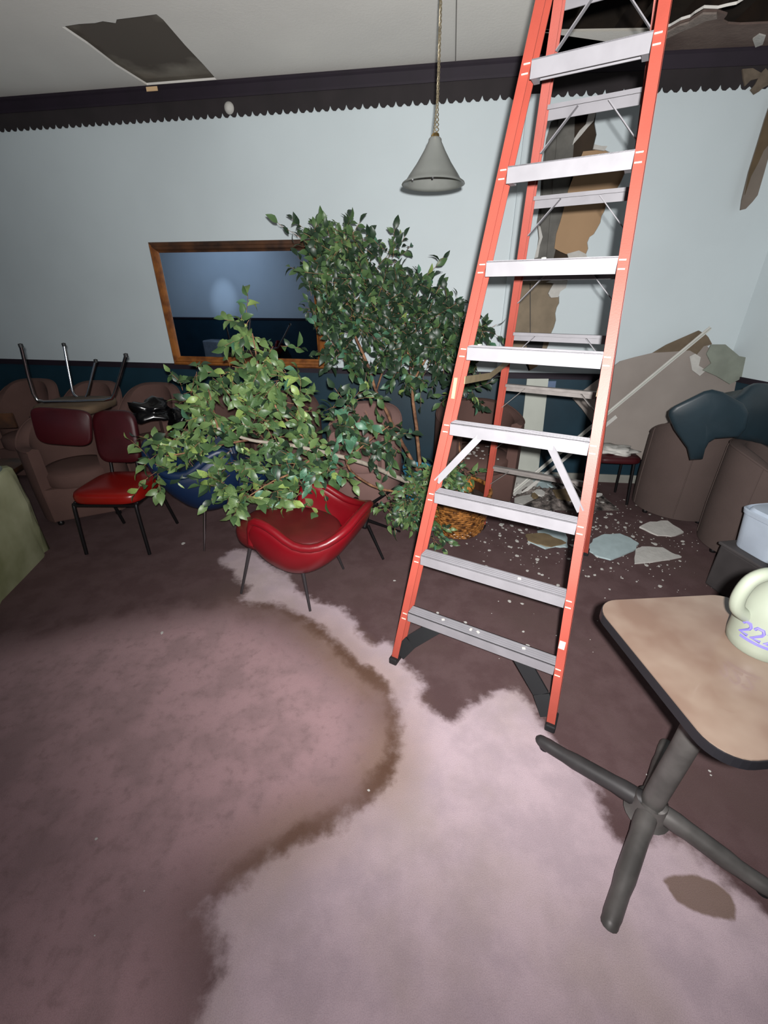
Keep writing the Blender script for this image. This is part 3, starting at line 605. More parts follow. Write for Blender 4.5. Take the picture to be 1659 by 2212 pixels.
# ---------------------------------------------------------------- tub chairs
def tub(label, loc, rz, mt, leg='dgrey', feet=None, group=None):
    t = thing('tub_chair', label, 'chair', loc, rz, group)
    # local: +X forward, +Y towards the sitter's left;  keys: rim, mid, base
    half = [((.075, .275, .43), (.07, .25, .395), (.06, .20, .35)),
            ((.03, .30, .585), (.045, .275, .44), (.05, .215, .30)),
            ((-.08, .315, .585), (-.05, .30, .41), (-.02, .235, .262)),
            ((-.24, .325, .505), (-.18, .31, .37), (-.14, .24, .245)),
            ((-.37, .29, .505), (-.31, .275, .37), (-.22, .20, .245)),
            ((-.47, .20, .56), (-.40, .19, .40), (-.28, .12, .265)),
            ((-.50, .08, .60), (-.43, .08, .43), (-.30, .05, .27))]
    keys = half + [tuple((x, -y, z) for x, y, z in k) for k in half[::-1]]
    rim_ = catmull([k[0] for k in keys], 3); mid_ = catmull([k[1] for k in keys], 3); bas_ = catmull([k[2] for k in keys], 3)
    inn = [Vector((p.x*.25, p.y*.25, .27)) for p in bas_]
    c = MB(); n = len(rim_); vs = []
    for r_, m_, b_, i_ in zip(rim_, mid_, bas_, inn): vs += [r_, (r_+m_)/2 + (m_-Vector((-.1, 0, m_.z)))*.03, m_, b_, i_]
    fs = [(i*5+j, (i+1)*5+j, (i+1)*5+j+1, i*5+j+1) for i in range(n-1) for j in range(4)]
    c.add(vs, fs); sh = c.build('shell', mt, t, smooth=80, solid=.045, subd=1)
    c = MB(); c.tube([r_ + Vector((0, 0, .004)) for r_ in rim_], .024, 10); c.build('rolled_rim', mt, sh, smooth=80)
    # seat cushion
    c = MB(); L1, L2 = [], []
    def outline(sc, z):
        pts = []
        for i in range(40):
            a = 2*PI*i/40; ca, sa = math.cos(a), math.sin(a); p_ = 2.6
            x = abs(ca)**(2/p_)*(1 if ca > 0 else -1); y = abs(sa)**(2/p_)*(1 if sa > 0 else -1)
            X = x*.33 - .01; w_ = .25 if X > -.1 else .25+.04*(X+.1)/.25
            pts.append(Vector((-.01 + (X+.01)*sc, y*w_*sc, z)))
        return pts
    rings = [outline(.90, .355), outline(.985, .365), outline(1.0, .39), outline(1.0, .42), outline(.975, .438), outline(.9, .45), outline(.6, .455), outline(.2, .45)]
    vs = [p for r_ in rings for p in r_]; k = 40
    fs = [(i*k+j, i*k+(j+1) % k, (i+1)*k+(j+1) % k, (i+1)*k+j) for i in range(len(rings)-1) for j in range(k)] + [tuple(range(k))[::-1], tuple((len(rings)-1)*k+j for j in range(k))]
    c.add(vs, fs); c.build('seat_cushion', 'red_seat' if mt == 'red' else mt, t, smooth=60)
    for i in range(7 if mt == 'red' else 0):      # pleats on the inner backrest
        y0 = -.15 + i*.05; c = MB(); c.tube([(-.335, y0*.9, .44), (-.41, y0, .52), (-.455, y0*1.02, .585-.9*y0*y0)], .008, 5); c.build('pleat', mt, sh)
    feet = feet if feet is not None else [(.25, .24), (-.25, .24), (-.25, -.24), (.25, -.24)]
    for q in feet:
        c = MB(); top = Vector((q[0]*.70, q[1]*.72, .33)); bot = Vector((q[0], q[1], .003)); c.tube([top, bot], [.012, .008], 10)
        c.build('leg', leg, t, smooth=50)
    if feet: c = MB(); c.box((0, 0, .27), (.3, .26, .02)); c.build('under_frame', 'black', t)
    return t
frz = math.atan2(.34, -.94)
# local +Y must point away from the viewer for the near side to be -Y
tub('low red vinyl tub chair on four thin legs, empty, in front of the fallen tree', (-.60, 2.345, 0), frz, 'red')
bt = tub('navy blue tub chair beneath the drooping leaves of the fallen tree', (-1.20, 3.04, 0), .35, 'blue', leg='chrome')
bt.scale = (1.0, 1.05, 1.28)
tp_ = Vector((2.5, 3.1, .98))
tt = thing('tub_chair', 'dark teal vinyl chair tipped over on top of the grey-mauve barrel chairs', 'chair', tp_)
lobeL = [(1.998,2.980,0.970),(1.994,2.980,1.006),(2.013,2.970,1.037),(2.091,2.950,1.095),(2.156,2.930,1.146),(2.200,2.920,1.160),(2.265,2.900,1.146),(2.335,2.880,1.110),(2.406,2.870,1.076),(2.458,2.860,1.016),(2.480,2.860,0.911),(2.453,2.860,0.849),(2.388,2.880,0.837),(2.326,2.900,0.824),(2.296,2.910,0.790),(2.295,2.920,0.736),(2.310,2.930,0.662),(2.237,2.950,0.648),(2.187,2.950,0.739),(2.125,2.960,0.805),(2.065,2.970,0.870)]
lobeR = [(2.371,2.940,1.073),(2.460,2.990,1.119),(2.512,3.020,1.161),(2.565,3.040,1.179),(2.657,3.070,1.171),(2.794,3.100,1.150),(2.920,3.120,1.111),(3.023,3.120,0.928),(3.063,3.110,0.737),(2.979,3.090,0.688),(2.858,3.060,0.712),(2.673,3.000,0.773),(2.511,2.940,0.819),(2.394,2.920,0.944)]
def cushion(name, poly, nrm, th, mt, parent, base):
    P = [Vector(p) - base for p in poly]; N = Vector(nrm).normalized(); cc = sum(P, Vector())/len(P); n = len(P); c = MB()
    rings = [(.95, -th*.5), (.985, -th*.35), (1, 0), (.985, th*.3), (.95, th*.48), (.85, th*.62), (.5, th*.75), (.1, th*.78)]
    vs = [cc + (p-cc)*sc + N*z for sc, z in rings for p in P]
    fs = [(i*n+j, i*n+(j+1) % n, (i+1)*n+(j+1) % n, (i+1)*n+j) for i in range(len(rings)-1) for j in range(n)] + [tuple(range(n))[::-1], tuple((len(rings)-1)*n+j for j in range(n))]
    c.add(vs, fs); return c.build(name, mt, parent, smooth=70)
cushion('backrest', lobeL, (-.5, -.8, .25), .07, 'tealv', tt, tp_)
cushion('arm_wing', lobeR, (.1, -.9, .4), .08, 'tealv', tt, tp_)
c = MB(); pad(c, .24, .22, [(.9, -.05), (1, -.03), (1, .02), (.9, .05), (.3, .055)], f=lambda x, y, z: Vector((.22+x, .12+y, .02+z+x*.2))); c.build('seat_cushion', 'tealv', tt, smooth=60)

# ---------------------------------------------------------------- red dining chair with black frame
dc = thing('dining_chair', 'red vinyl dining chair with black legs left of the fallen tree', 'chair', (-1.965, 2.905, 0), .0)
c = MB(); 
pad(c, .245, .24, [(.93, .405), (.985, .412), (1, .43), (1, .455), (.97, .475), (.85, .488), (.5, .494), (.1, .495)])
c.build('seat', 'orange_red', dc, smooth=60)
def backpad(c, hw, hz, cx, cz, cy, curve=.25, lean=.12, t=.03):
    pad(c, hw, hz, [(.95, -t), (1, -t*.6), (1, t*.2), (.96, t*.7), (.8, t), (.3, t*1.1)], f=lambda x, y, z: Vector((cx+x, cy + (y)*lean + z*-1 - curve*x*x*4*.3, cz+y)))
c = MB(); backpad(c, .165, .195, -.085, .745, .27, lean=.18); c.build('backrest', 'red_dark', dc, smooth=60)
for s_ in (-1, 1):
    c = MB(); x = s_*.22
    c.tube(catmull([(x*1.06, -.24, .006), (x, -.22, .36), (x, -.20, .398), (x, -.16, .402), (x, .1, .402), (x, .2, .398)], 4), .0125, 8)
    c.build('front_leg', 'black', dc, smooth=60)
    c = MB(); c.tube([(x*.95, .12, .40), (x*1.02, .25, .006)], .0125, 8); c.build('rear_leg', 'black', dc, smooth=60)
c = MB(); c.beam((-.215, -.215, .395), (.215, -.215, .395), .02, .016); c.build('front_apron', 'black', dc)
for x in (-.175, .03):
    c = MB(); c.tube(catmull([(x, .16, .402), (x, .215, .46), (x, .245, .60), (x, .285, .86)], 4), .012, 8); c.build('back_post', 'black', dc, smooth=60)

# upturned chrome chair
ch = thing('dining_chair', 'upturned red dining chair with chrome legs in the air, left side of photo', 'chair', (-2.42, 3.28, .88))
Lf = lambda P: [Vector(p) - Vector((-2.42, 3.28, .88)) for p in P]
U = [(-2.420,3.020,1.413),(-2.460,3.040,1.223),(-2.484,3.060,1.094),(-2.482,3.070,1.046),(-2.445,3.080,1.031),(-2.242,3.100,1.031),(-2.035,3.120,1.037),(-1.974,3.120,1.050),(-1.943,3.120,1.090),(-1.857,3.100,1.215),(-1.771,3.080,1.347)]
V_ = [(-2.470,3.500,1.375),(-2.475,3.470,1.192),(-2.481,3.450,1.046),(-2.471,3.440,1.012),(-2.438,3.440,0.976),(-2.393,3.440,0.976),(-2.358,3.440,1.020),(-2.303,3.460,1.141),(-2.247,3.480,1.260)]
c = MB(); c.tube(Lf(U), .011, 8); c.build('front_leg_frame', 'chrome', ch, smooth=60)
c = MB(); c.tube(Lf(V_), .010, 8); c.build('rear_leg_frame', 'chrome', ch, smooth=60)
for q in (U[0], U[-1], V_[0], V_[-1]):
    p = Lf([q])[0]; c = MB(); c.lathe([(0, -.012), (.014, -.01), (.014, .012), (0, .016)], c=p, n=10); c.build('foot_cap', 'rubber', ch)
sc_ = Lf([(-2.361,3.280,0.974)])[0]
c = MB(); pad(c, .235, .21, [(.9, .01), (.98, -.002), (1, -.02), (.98, -.045), (.85, -.06), (.3, -.065)], f=lambda x, y, z: Vector((sc_.x+x, sc_.y+y, sc_.z+.012+z))); c.build('seat', mat('dusty_seat_underside', (92, 74, 54), .8, var=.3), ch, smooth=60)
Q = Lf([(-2.489,3.020,1.018),(-2.077,3.050,0.979),(-2.157,3.020,0.713),(-2.481,3.000,0.760)])
c = MB(); 
cx = (Q[0]+Q[2])/2
bw = (Q[1]-Q[0]); bh = (Q[3]-Q[0]+Q[2]-Q[1])/2
nB = bw.cross(bh).normalized()
pad(c, .5, .5, [(.96, -.02), (1, -.012), (1, .008), (.97, .018), (.6, .022)], p_=5, f=lambda x, y, z: cx + bw*(x*(1-.12*(y+.5))) + bh*y + nB*z); c.build('backrest', 'red_dark', ch, smooth=60)
c = MB(); a = Lf([(-2.160,3.200,1.006),(-1.983,3.060,0.981),(-1.742,3.040,1.035),(-1.928,3.040,0.583)]); 

# dark chair post and rail at far left (mostly outside the frame)
dk = thing('side_chair', 'dark side chair at the far left edge behind the pale green box', 'chair', (-3.22, 3.22, 0), .2)
for q in ((-.2, -.2), (.2, -.2), (-.2, .2), (.2, .2)):
    c = MB(); c.beam((q[0], q[1], 0), (q[0], q[1], .44 if q[1] < 0 else .88), .035, .035); c.build('leg', 'black', dk)
c = MB(); pad(c, .23, .22, [(.95, .42), (1, .44), (1, .465), (.9, .48), (.3, .485)]); c.build('seat', 'wood_dark', dk, smooth=50)
c = MB(); c.beam((-.22, .2, .8), (.22, .2, .8), .02, .12); c.build('backrest', 'wood_dark', dk)

# black crumpled bag on the barrel chair
def crumple(name, mt, label, cat, c0, dims, seed, sub=3, amp=.3, z0=None):
    bm = bmesh.new(); bmesh.ops.create_icosphere(bm, subdivisions=sub, radius=1)
    for v in bm.verts:
        n = noise.noise(v.co*1.6 + Vector((seed, 0, 0)))*amp + noise.noise(v.co*4 + Vector((0, seed, 0)))*amp*.5
        v.co *= 1+n; v.co = Vector((v.co.x*dims[0], v.co.y*dims[1], max(v.co.z, -.75)*dims[2]))
    me = bpy.data.meshes.new(name); bm.to_mesh(me); bm.free(); me.materials.append(M[mt]); me.shade_smooth() if mt != 'x' else None
    o = bpy.data.objects.new(name, me); COL.objects.link(o); o.location = c0
    if label: o['label'] = label; o['category'] = cat
    return o
crumple('plastic_bag', 'bag', 'crumpled shiny black plastic bag beside the upturned chair', 'bag', [(-1.955,3.550,0.855)][0], (.17, .13, .085), 3.1, amp=.8)
crumple('plastic_bag', 'bag', 'small crumpled black plastic bag behind the navy tub chair', 'bag', [(-1.710,3.600,0.776)][0], (.12, .1, .09), 8.1, amp=.8)

# pale green box at left
gb = thing('draped_box', 'pale green cloth-draped box at the left edge of the photo', 'box', (-2.83, 2.28, 0), .23)
c = MB()
lay = [(1.0, 0), (1.0, .2), (.99, .4), (.98, .60), (.965, .655), (.94, .67), (.5, .675), (.1, .675)]
n = 72; vs = []
for k_, (sc, z) in enumerate(lay):
    for i, (x, y) in enumerate(superell(.40, .44, 9, n)):
        w_ = 1 + .03*math.sin(i*1.3+z*9)*(1 if z < .5 else .3) + .02*noise.noise(Vector((x*6, y*6, z*8)))
        vs.append(Vector((x*sc*w_, y*sc*w_, z)))
fs = [(i*n+j, i*n+(j+1) % n, (i+1)*n+(j+1) % n, (i+1)*n+j) for i in range(len(lay)-1) for j in range(n)] + [tuple((len(lay)-1)*n+j for j in range(n))]
c.add(vs, fs); c.build('cloth', 'green_box', gb, smooth=60)
c = MB(); pad(c, .37, .40, [(1, .66), (1, .682), (.9, .688), (.2, .69)], p_=6); c.build('dusty_top', 'grey_top', gb, smooth=60)

# overturned black-legged stool behind the red tub chair
sl = thing('stool', 'stool lying on its side behind the red tub chair, black legs pointing right', 'stool', (-.10, 2.95, 0))
hub = Vector((-.02, -.12, .16))
for tgt, q in zip([(-0.004,2.602),(0.130,3.014)], (0, 1)):
    b_ = Vector((tgt[0], tgt[1], .008)) - Vector((-.10, 2.95, 0)); c = MB(); c.tube([hub + Vector((0, .05*q, .02*q)), b_], [.013, .009], 8); c.build('leg', 'black', sl, smooth=50)
for tgt in [(0.047,3.100,0.184),(0.165,3.300,0.320)]:
    b_ = Vector(tgt) - Vector((-.10, 2.95, 0)); c = MB(); c.tube([hub + Vector((0, .15, .10)), b_], [.013, .009], 8); c.build('leg', 'black', sl, smooth=50)
c = MB(); c.tube([hub + Vector((-.03, .02, -.03)), hub + Vector((.01, .17, .12))], .02, 10); c.build('cross_frame', 'black', sl, smooth=50)
c = MB(); c.lathe([(0, .0), (.15, .005), (.165, .02), (.165, .04), (.15, .055), (0, .06)], c=hub+Vector((-.09, .08, .02)), n=28, R=Matrix.Rotation(math.radians(-80), 3, 'Y')); c.build('seat', 'black', sl, smooth=50)

# maroon stool with plaster on it, under the slab
ms = thing('chair', 'maroon cushioned chair with black legs, plaster debris on its seat, beneath the leaning slab', 'chair', (2.09, 3.70, 0), -.1)
c = MB(); pad(c, .20, .17, [(.95, .40), (1, .41), (1, .44), (.9, .455), (.3, .46)]); c.build('seat', 'red_dark', ms, smooth=50)
for q in ((-.16, -.13), (.16, -.13), (-.16, .13), (.16, .13)):
    c = MB(); c.tube([(q[0]*.9, q[1]*.9, .41), (q[0]*1.05, q[1]*1.1, .004)], .012, 8); c.build('leg', 'black', ms, smooth=50)
crumple('plaster_heap', 'gypsum', 'heap of crumbled grey plaster on the maroon chair seat', 'debris', (2.09, 3.68, .485), (.15, .12, .04), 2.2, amp=.7)

# ---------------------------------------------------------------- leaning slab, board and metal strips
slab = [(1.745,3.989,0.876),(1.837,3.993,0.955),(1.961,3.999,1.057),(2.037,4.006,1.137),(2.114,4.010,1.204),(2.234,4.004,1.240),(2.376,3.996,1.276),(2.479,3.997,1.345),(2.719,3.993,1.459),(2.781,3.982,1.430),(2.808,3.975,1.408),(2.850,3.961,1.353),(2.816,3.961,1.334),(2.893,3.941,1.272),(3.129,3.894,1.144),(3.217,3.815,0.755),(2.656,3.844,0.595),(2.631,3.831,0.511),(2.565,3.822,0.424),(2.515,3.815,0.357),(2.211,3.837,0.302),(2.071,3.885,0.488),(1.941,3.931,0.670),(1.843,3.962,0.784)]
def tri3(poly, nrm, th, base):
    c = MB(); P = [Vector(p) - Vector(base) for p in poly]; n = len(P)
    ax = (P[1]-P[0]).normalized(); N = Vector(nrm).normalized(); ay = N.cross(ax)
    tri = tessellate_polygon([[Vector((p.dot(ax), p.dot(ay), 0)) for p in P]])
    vs = P + [p - N*th for p in P]
    fs = [tuple(t) for t in tri] + [tuple(i+n for i in t)[::-1] for t in tri] + [(i, (i+1) % n, n+(i+1) % n, n+i) for i in range(n)]
    c.add(vs, fs); return c
sN = Vector((N2.x, N2.y, .18)).normalized()
sb = thing('wallboard_slab', 'large grey-beige wallboard slab leaning against the right-hand wall', 'slab', Vector(slab[0]))
tri3(slab, sN, .012, slab[0]).build('board', 'slab', sb)
tr = [(2.376,3.996,1.276),(2.479,3.997,1.345),(2.719,3.993,1.459),(2.781,3.982,1.430),(2.808,3.975,1.408),(2.850,3.961,1.353),(2.786,3.964,1.334),(2.743,3.956,1.266),(2.679,3.969,1.299),(2.528,3.982,1.286)]
tr = [Vector(p)+sN*.002 for p in tr]
tri3(tr, sN, .002, slab[0]).build('torn_paper', mat('slab_brown_paper', (112, 98, 80), .9, var=.2, scale=12), sb)
for poly, ct in (([(2.681,3.959,1.250),(2.722,3.959,1.273),(2.774,3.949,1.244),(2.772,3.937,1.176),(2.841,3.923,1.139),(2.797,3.919,1.092),(2.726,3.934,1.137)], 0), ([(2.821,3.962,1.346),(2.934,3.951,1.347),(3.066,3.921,1.256),(3.261,3.894,1.221),(3.274,3.883,1.165),(3.142,3.882,1.087),(3.041,3.882,1.027),(2.912,3.907,1.094),(2.795,3.927,1.138),(2.852,3.932,1.196),(2.799,3.951,1.271)], 1)):
    P = [Vector(p)+sN*(.012+.03*ct) for p in poly]
    tri3(P, sN, .01, slab[0]).build('peeled_flap', 'gypsum' if ct == 0 else mat('greenish_paint_flap', (134, 140, 128), .8, var=.2, scale=7, bump=.2, bscale=20), sb)
rg = [(2.887,3.948,1.302),(3.049,3.921,1.248),(3.254,3.900,1.251),(3.501,3.857,1.150),(3.598,3.777,0.765),(3.062,3.830,0.751),(2.615,3.889,0.820)]
bk = thing('wallboard_slab', 'crumpled greenish wallboard piece behind the teal tub chair at the right', 'slab', Vector(rg[0]))
tri3([Vector(p)-sN*.03 for p in rg], sN, .01, rg[0]).build('board', mat('greenish_board', (122, 124, 116), .85, var=.12, scale=4), bk)
# metal corner beads
A = [(2.794,3.989,1.477)][0]; Bp = [(1.234,3.771,0.010)][0]; A = Vector(A)+sN*.03; Bp = Vector(Bp)
mb1 = thing('metal_strip', 'long white metal strip leaning diagonally across the wallboard slab', 'strip', Bp)
c = MB(); c.beam((0, 0, 0), A-Bp, .004, .034, side=Vector((-.6, 0, .8))); c.build('strip_face', 'strip', mb1)
c = MB(); c.beam(Vector((0, -.006, 0)), A-Bp+Vector((0, -.006, 0)), .016, .004, side=Vector((-.6, 0, .8))); c.build('strip_flange', 'board', mb1)
A2 = [(2.879,5.270,0.420)][0]; B2 = [(1.343,3.771,0.010)][0]
A2 = Bp.lerp(A, .52) + Vector((.07, -.02, -.03)); B2 = Vector(B2)
mb2 = thing('metal_strip', 'shorter grey metal strip lying parallel just below the long white strip', 'strip', B2)
c = MB(); c.beam((0, 0, 0), A2-B2, .004, .034, side=Vector((-.6, 0, .8))); c.build('strip_face', 'strip', mb2)
# pale board leaning on dado
pb = [(0.270,1.024),(0.467,1.028),(0.519,-0.008),(0.304,-0.007)]
bo = MB(); bo.prism([[(pb[0][0], pb[0][1]), (pb[1][0], pb[1][1]), (pb[2][0], .02), (pb[3][0], .02)]], lambda s, z, t: on2(s, z, .02+.03*(1-z)+t), 0, .018)
o = bo.build('plank', 'board'); o['label'] = 'pale upright plank leaning against the teal dado behind the ladder'; o['category'] = 'plank'
sw = [(0.471,1.002),(0.548,1.004),(0.550,0.944),(0.473,0.942)]
bo = MB(); bo.prism([sw], on2, .001, .008); o = bo.build('cover_plate', mat('pale_blue_plate', (96, 116, 146), .5, var=.1)); o['label'] = 'small pale blue plate on the dado right of the plank'; o['category'] = 'plate'

# ---------------------------------------------------------------- debris
def shard(poly, z, th, name, mt, label, cat, tilt=0, seed=0):
    cx = sum(p[0] for p in poly)/len(poly); cy = sum(p[1] for p in poly)/len(poly); P = []
    rr = random.Random(seed)
    for i in range(len(poly)):
        a = Vector((*poly[i], 0)); b = Vector((*poly[(i+1) % len(poly)], 0)); P.append(a)
        for t in (.35, .7): q = a.lerp(b, t); P.append(q + Vector((rr.uniform(-.008, .008), rr.uniform(-.008, .008), 0)))
    c = MB(); c.prism([[(p.x-cx, p.y-cy) for p in P]], lambda a, b, t: (a, b, t + tilt*b), 0, th)
    o = c.build(name, mt); o.location = (cx, cy, z)
    if label: o['label'] = label; o['category'] = cat
    return o
shard([(1.534,2.736),(1.642,2.888),(1.771,2.969),(1.898,2.977),(1.949,2.904),(1.966,2.819),(1.877,2.725),(1.741,2.647),(1.643,2.598),(1.559,2.659)], .004, .012, 'plaster_piece', 'gypsum_blue', 'large rounded pale blue plaster piece on the carpet right of the ladder foot', 'plaster', seed=1)
shard([(1.898,2.738),(1.966,2.778),(2.117,2.766),(2.141,2.687),(2.182,2.637),(2.017,2.593),(1.793,2.550)], .004, .012, 'plaster_piece', 'gypsum', 'pointed triangular beige plaster piece on the carpet, right of the rounded blue one', 'plaster', seed=2)
shard([(2.113,3.086),(2.238,3.160),(2.397,3.177),(2.433,3.010),(2.299,2.949),(2.196,2.964)], .004, .014, 'plaster_piece', 'gypsum', 'grey plaster piece curling up in front of the dark barrel chair', 'plaster', tilt=.1, seed=3)
shard([(1.247,3.020),(1.339,3.067),(1.461,3.036),(1.450,2.909),(1.400,2.769),(1.313,2.782),(1.223,2.748),(1.123,2.857),(1.227,2.900)], .004, .012, 'plaster_piece', 'gypsum_blue', 'jagged pale blue plaster piece seen between the third and second ladder steps', 'plaster', seed=4)
shard([(1.134,2.944),(1.283,2.959),(1.363,2.872),(1.404,2.817),(1.270,2.762),(1.177,2.802),(1.115,2.857)], .018, .008, 'plaster_piece', 'ochre', 'brown paper scrap lying on the jagged blue plaster piece', 'plaster', tilt=.02, seed=5)
shard([(1.251,3.860),(1.336,4.075),(1.505,4.126),(1.536,3.919),(1.385,3.728),(1.245,3.706)], .02, .03, 'plaster_piece', 'gypsum', 'bright white plaster lump at the foot of the upright plank', 'plaster', tilt=.3, seed=6)
shard([(1.508,3.978),(1.659,4.152),(1.788,4.102),(1.640,3.885),(1.489,3.772)], .03, .02, 'plaster_piece', 'gypsum_blue', 'pale plaster piece under the lower ends of the metal strips', 'plaster', tilt=.2, seed=7)
shard([(1.217,3.602),(1.417,3.686),(1.448,3.644),(1.255,3.464),(1.193,3.483)], .03, .012, 'plaster_piece', 'gypsum', 'pale flat plaster piece at the left end of the dark debris heap', 'plaster', seed=8)
shard([(1.594,3.687),(1.780,3.709),(1.818,3.585),(1.684,3.486),(1.587,3.544)], .07, .01, 'paper_scrap', 'ochre', 'ochre brown paper scrap on top of the dark debris heap', 'scrap', tilt=.1, seed=9)
shard([(1.684,3.486),(1.834,3.626),(1.931,3.647),(1.836,3.506)], .05, .014, 'plaster_piece', 'gypsum', 'white broken plaster piece at the right end of the dark heap', 'plaster', seed=10)
# dark wet insulation heap
heap = MB(); gx_ = 46; gy_ = 26; vs = []
hx0, hx1, hy0, hy1 = 1.27, 2.12, 3.42, 4.04
for i in range(gx_):
    for j in range(gy_):
        u, v = i/(gx_-1), j/(gy_-1); x = hx0+(hx1-hx0)*u; y = hy0+(hy1-hy0)*v
        e = max(0, math.sin(PI*u))**.6*max(0, math.sin(PI*v))**.6
        h_ = e*(.055 + .06*noise.noise(Vector((x*5, y*5, 0))) + .05*noise.noise(Vector((x*14, y*14, 3))) + .03*noise.noise(Vector((x*40, y*40, 7))))
        vs.append(Vector((x, y, .002 + max(0, h_)))-Vector((1.6, 3.75, 0)))
heap.add(vs, [(i*gy_+j, (i+1)*gy_+j, (i+1)*gy_+j+1, i*gy_+j+1) for i in range(gx_-1) for j in range(gy_-1)])
o = heap.build('debris_heap', 'wet', kind='stuff'); o.location = (1.6, 3.75, 0)
o['label'] = 'dark wet heap of fallen insulation and plaster dust behind the ladder'; o['category'] = 'debris'
for i, (px_, py_, sz_) in enumerate([(1.36, 3.86, .05), (1.45, 3.62, .06), (1.62, 3.78, .045), (1.75, 3.6, .05), (1.9, 3.82, .04), (1.55, 3.92, .05), (1.98, 3.58, .035), (1.38, 3.55, .04)]):
    c = MB(); rr = random.Random(i+70); n = 7; ring = [(math.cos(2*PI*k/n)*sz_*rr.uniform(.7, 1.4), math.sin(2*PI*k/n)*sz_*rr.uniform(.5, .9)) for k in range(n)]
    c.prism([ring], lambda a, b, t: (a, b, t + a*.25), 0, .016)
    o = c.build('plaster_piece', ['gypsum', 'ochre', 'gypsum_blue'][i % 3] if i != 1 else 'gypsum'); o.location = (px_, py_, .075); o.rotation_euler = (.2, .1, i*1.1)
    o['label'] = 'broken plaster lump lying on the dark wet debris heap'; o['category'] = 'plaster'; o['group'] = 'plaster lumps on the debris heap'
# individual chips
cm = []
for k in range(6):
    c = MB(); n = 5+k % 3; rr = random.Random(k+40); ring = [(math.cos(2*PI*i/n)*rr.uniform(.6, 1.1), math.sin(2*PI*i/n)*rr.uniform(.4, .9)) for i in range(n)]
    c.prism([ring], lambda a, b, t: (a, b, t*.5), 0, .6+.3*rr.random()); cm.append(c.mesh('plaster_chip', 'gypsum'))
rr = random.Random(11)
known = [(1.004,3.057),(0.930,2.958),(1.116,3.050),(1.193,2.966),(0.976,2.781),(0.795,2.733),(1.322,2.858),(0.325,2.019),(0.479,1.937),(0.457,1.886),(0.507,1.871),(0.676,1.805),(0.723,2.587),(0.725,2.516),(0.656,2.499),(0.923,2.607),(0.984,2.657),(0.787,2.130),(0.862,2.108),(1.155,2.300),(1.384,2.407),(1.685,2.568),(1.604,2.503),(1.625,2.381),(2.232,3.451),(2.328,3.529),(2.274,3.649),(2.343,3.341),(2.222,3.055),(2.342,2.877),(2.323,2.835),(2.005,3.102),(1.988,3.183),(1.979,3.357),(1.848,3.267),(2.121,3.498),(1.851,3.101),(2.452,3.599),(2.190,3.201),(1.533,2.491),(1.464,2.519),(2.412,3.270),(0.071,2.348),(-0.421,3.966),(-0.057,0.983),(1.052,1.046),(1.313,1.062),(1.307,1.045),(-1.257,1.843),(-1.007,0.816),(-0.858,0.563),(-0.765,0.670),(-1.555,2.823),(0.796,1.861),(0.790,1.752),(0.518,2.799),(0.642,2.834),(1.663,3.022),(1.743,3.100),(1.193,2.639),(1.105,2.577)]
pts = [(x, y, rr.uniform(.010, .022)) for x, y in known]
while len(pts) < 250:
    x = rr.gauss(1.65, .55); y = rr.gauss(3.05, .42)
    if .75 < x < 2.15 and 1.9 < y < 3.95: pts.append((x, y, abs(rr.gauss(0, .008))+.006))
for i, (x, y, s_) in enumerate(pts):
    o = bpy.data.objects.new('plaster_chip', cm[i % 6]); COL.objects.link(o)
    s_ *= min(1, max(.3, y/2.8))
    inh = hx0 < x < hx1 and hy0+.05 < y < hy1
    o.location = (x, y, .002 + (.05 if inh else 0)); o.scale = (s_, s_, s_*.6); o.rotation_euler = (0, 0, rr.uniform(0, 6.3))
    o['label'] = 'small white plaster chip scattered on the carpet'; o['category'] = 'chip'; o['group'] = 'plaster chips on the carpet'
for i in range(26):     # chips on the barrel chair seat
    o = bpy.data.objects.new('plaster_chip', cm[i % 6]); COL.objects.link(o); s_ = rr.uniform(.008, .022)
    o.location = (.80+rr.uniform(-.2, .2), 3.68+rr.uniform(-.2, .16), .462); o.scale = (s_, s_, s_*.7); o.rotation_euler = (0, 0, rr.uniform(0, 6))
    o['label'] = 'white plaster chip lying on the seat of the barrel chair behind the ladder'; o['category'] = 'chip'; o['group'] = 'plaster chips on the barrel chair seat'
c = MB()
for i in range(520):
    x = rr.gauss(1.6, .6); y = rr.gauss(3.1, .5); s_ = rr.uniform(.002, .006)
    if not (.6 < x < 2.8 and 1.5 < y < 4.05): continue
    c.add([(x-s_, y, .001), (x, y-s_*.6, .001), (x+s_, y, .001), (x, y+s_*.6, .001), (x, y, s_)], [(0, 1, 4), (1, 2, 4), (2, 3, 4), (3, 0, 4)])
o = c.build('plaster_crumbs', 'gypsum', kind='stuff'); o['label'] = 'fine white plaster crumbs strewn over the carpet behind the ladder'; o['category'] = 'debris'

# ---------------------------------------------------------------- pale plastic tub and sheet at the right
cr = thing('crate', 'low dark grey crate under the pale blue tub at the right edge', 'crate', (2.40, 2.18, 0), .15)
c = MB(); c.box((0, 0, .165), (.50, .34, .30), bev=.012); c.build('body', mat('dark_crate', (62, 58, 58), .7, var=.2), cr)
c = MB(); c.box((0, 0, .325), (.52, .36, .02), bev=.006); c.build('lid', mat('dark_crate_lid', (74, 70, 70), .7, var=.2), cr)
tb = thing('plastic_tub', 'pale blue plastic tub on the dark crate at the right edge behind the table', 'tub', (2.40, 2.19, .337), .15)
c = MB(); lay = [(.86, .0), (.88, .01), (.97, .22), (1.0, .225), (1.02, .25), (.98, .255), (.94, .235), (.84, .03), (.3, .025)]
pad(c, .245, .16, lay, p_=5); c.build('body', 'plastic', tb, smooth=40)
c = MB(); pad(c, .22, .145, [(1, .235), (1, .245), (.95, .262), (.3, .268)], p_=5); c.build('lid', 'plastic', tb, smooth=40)
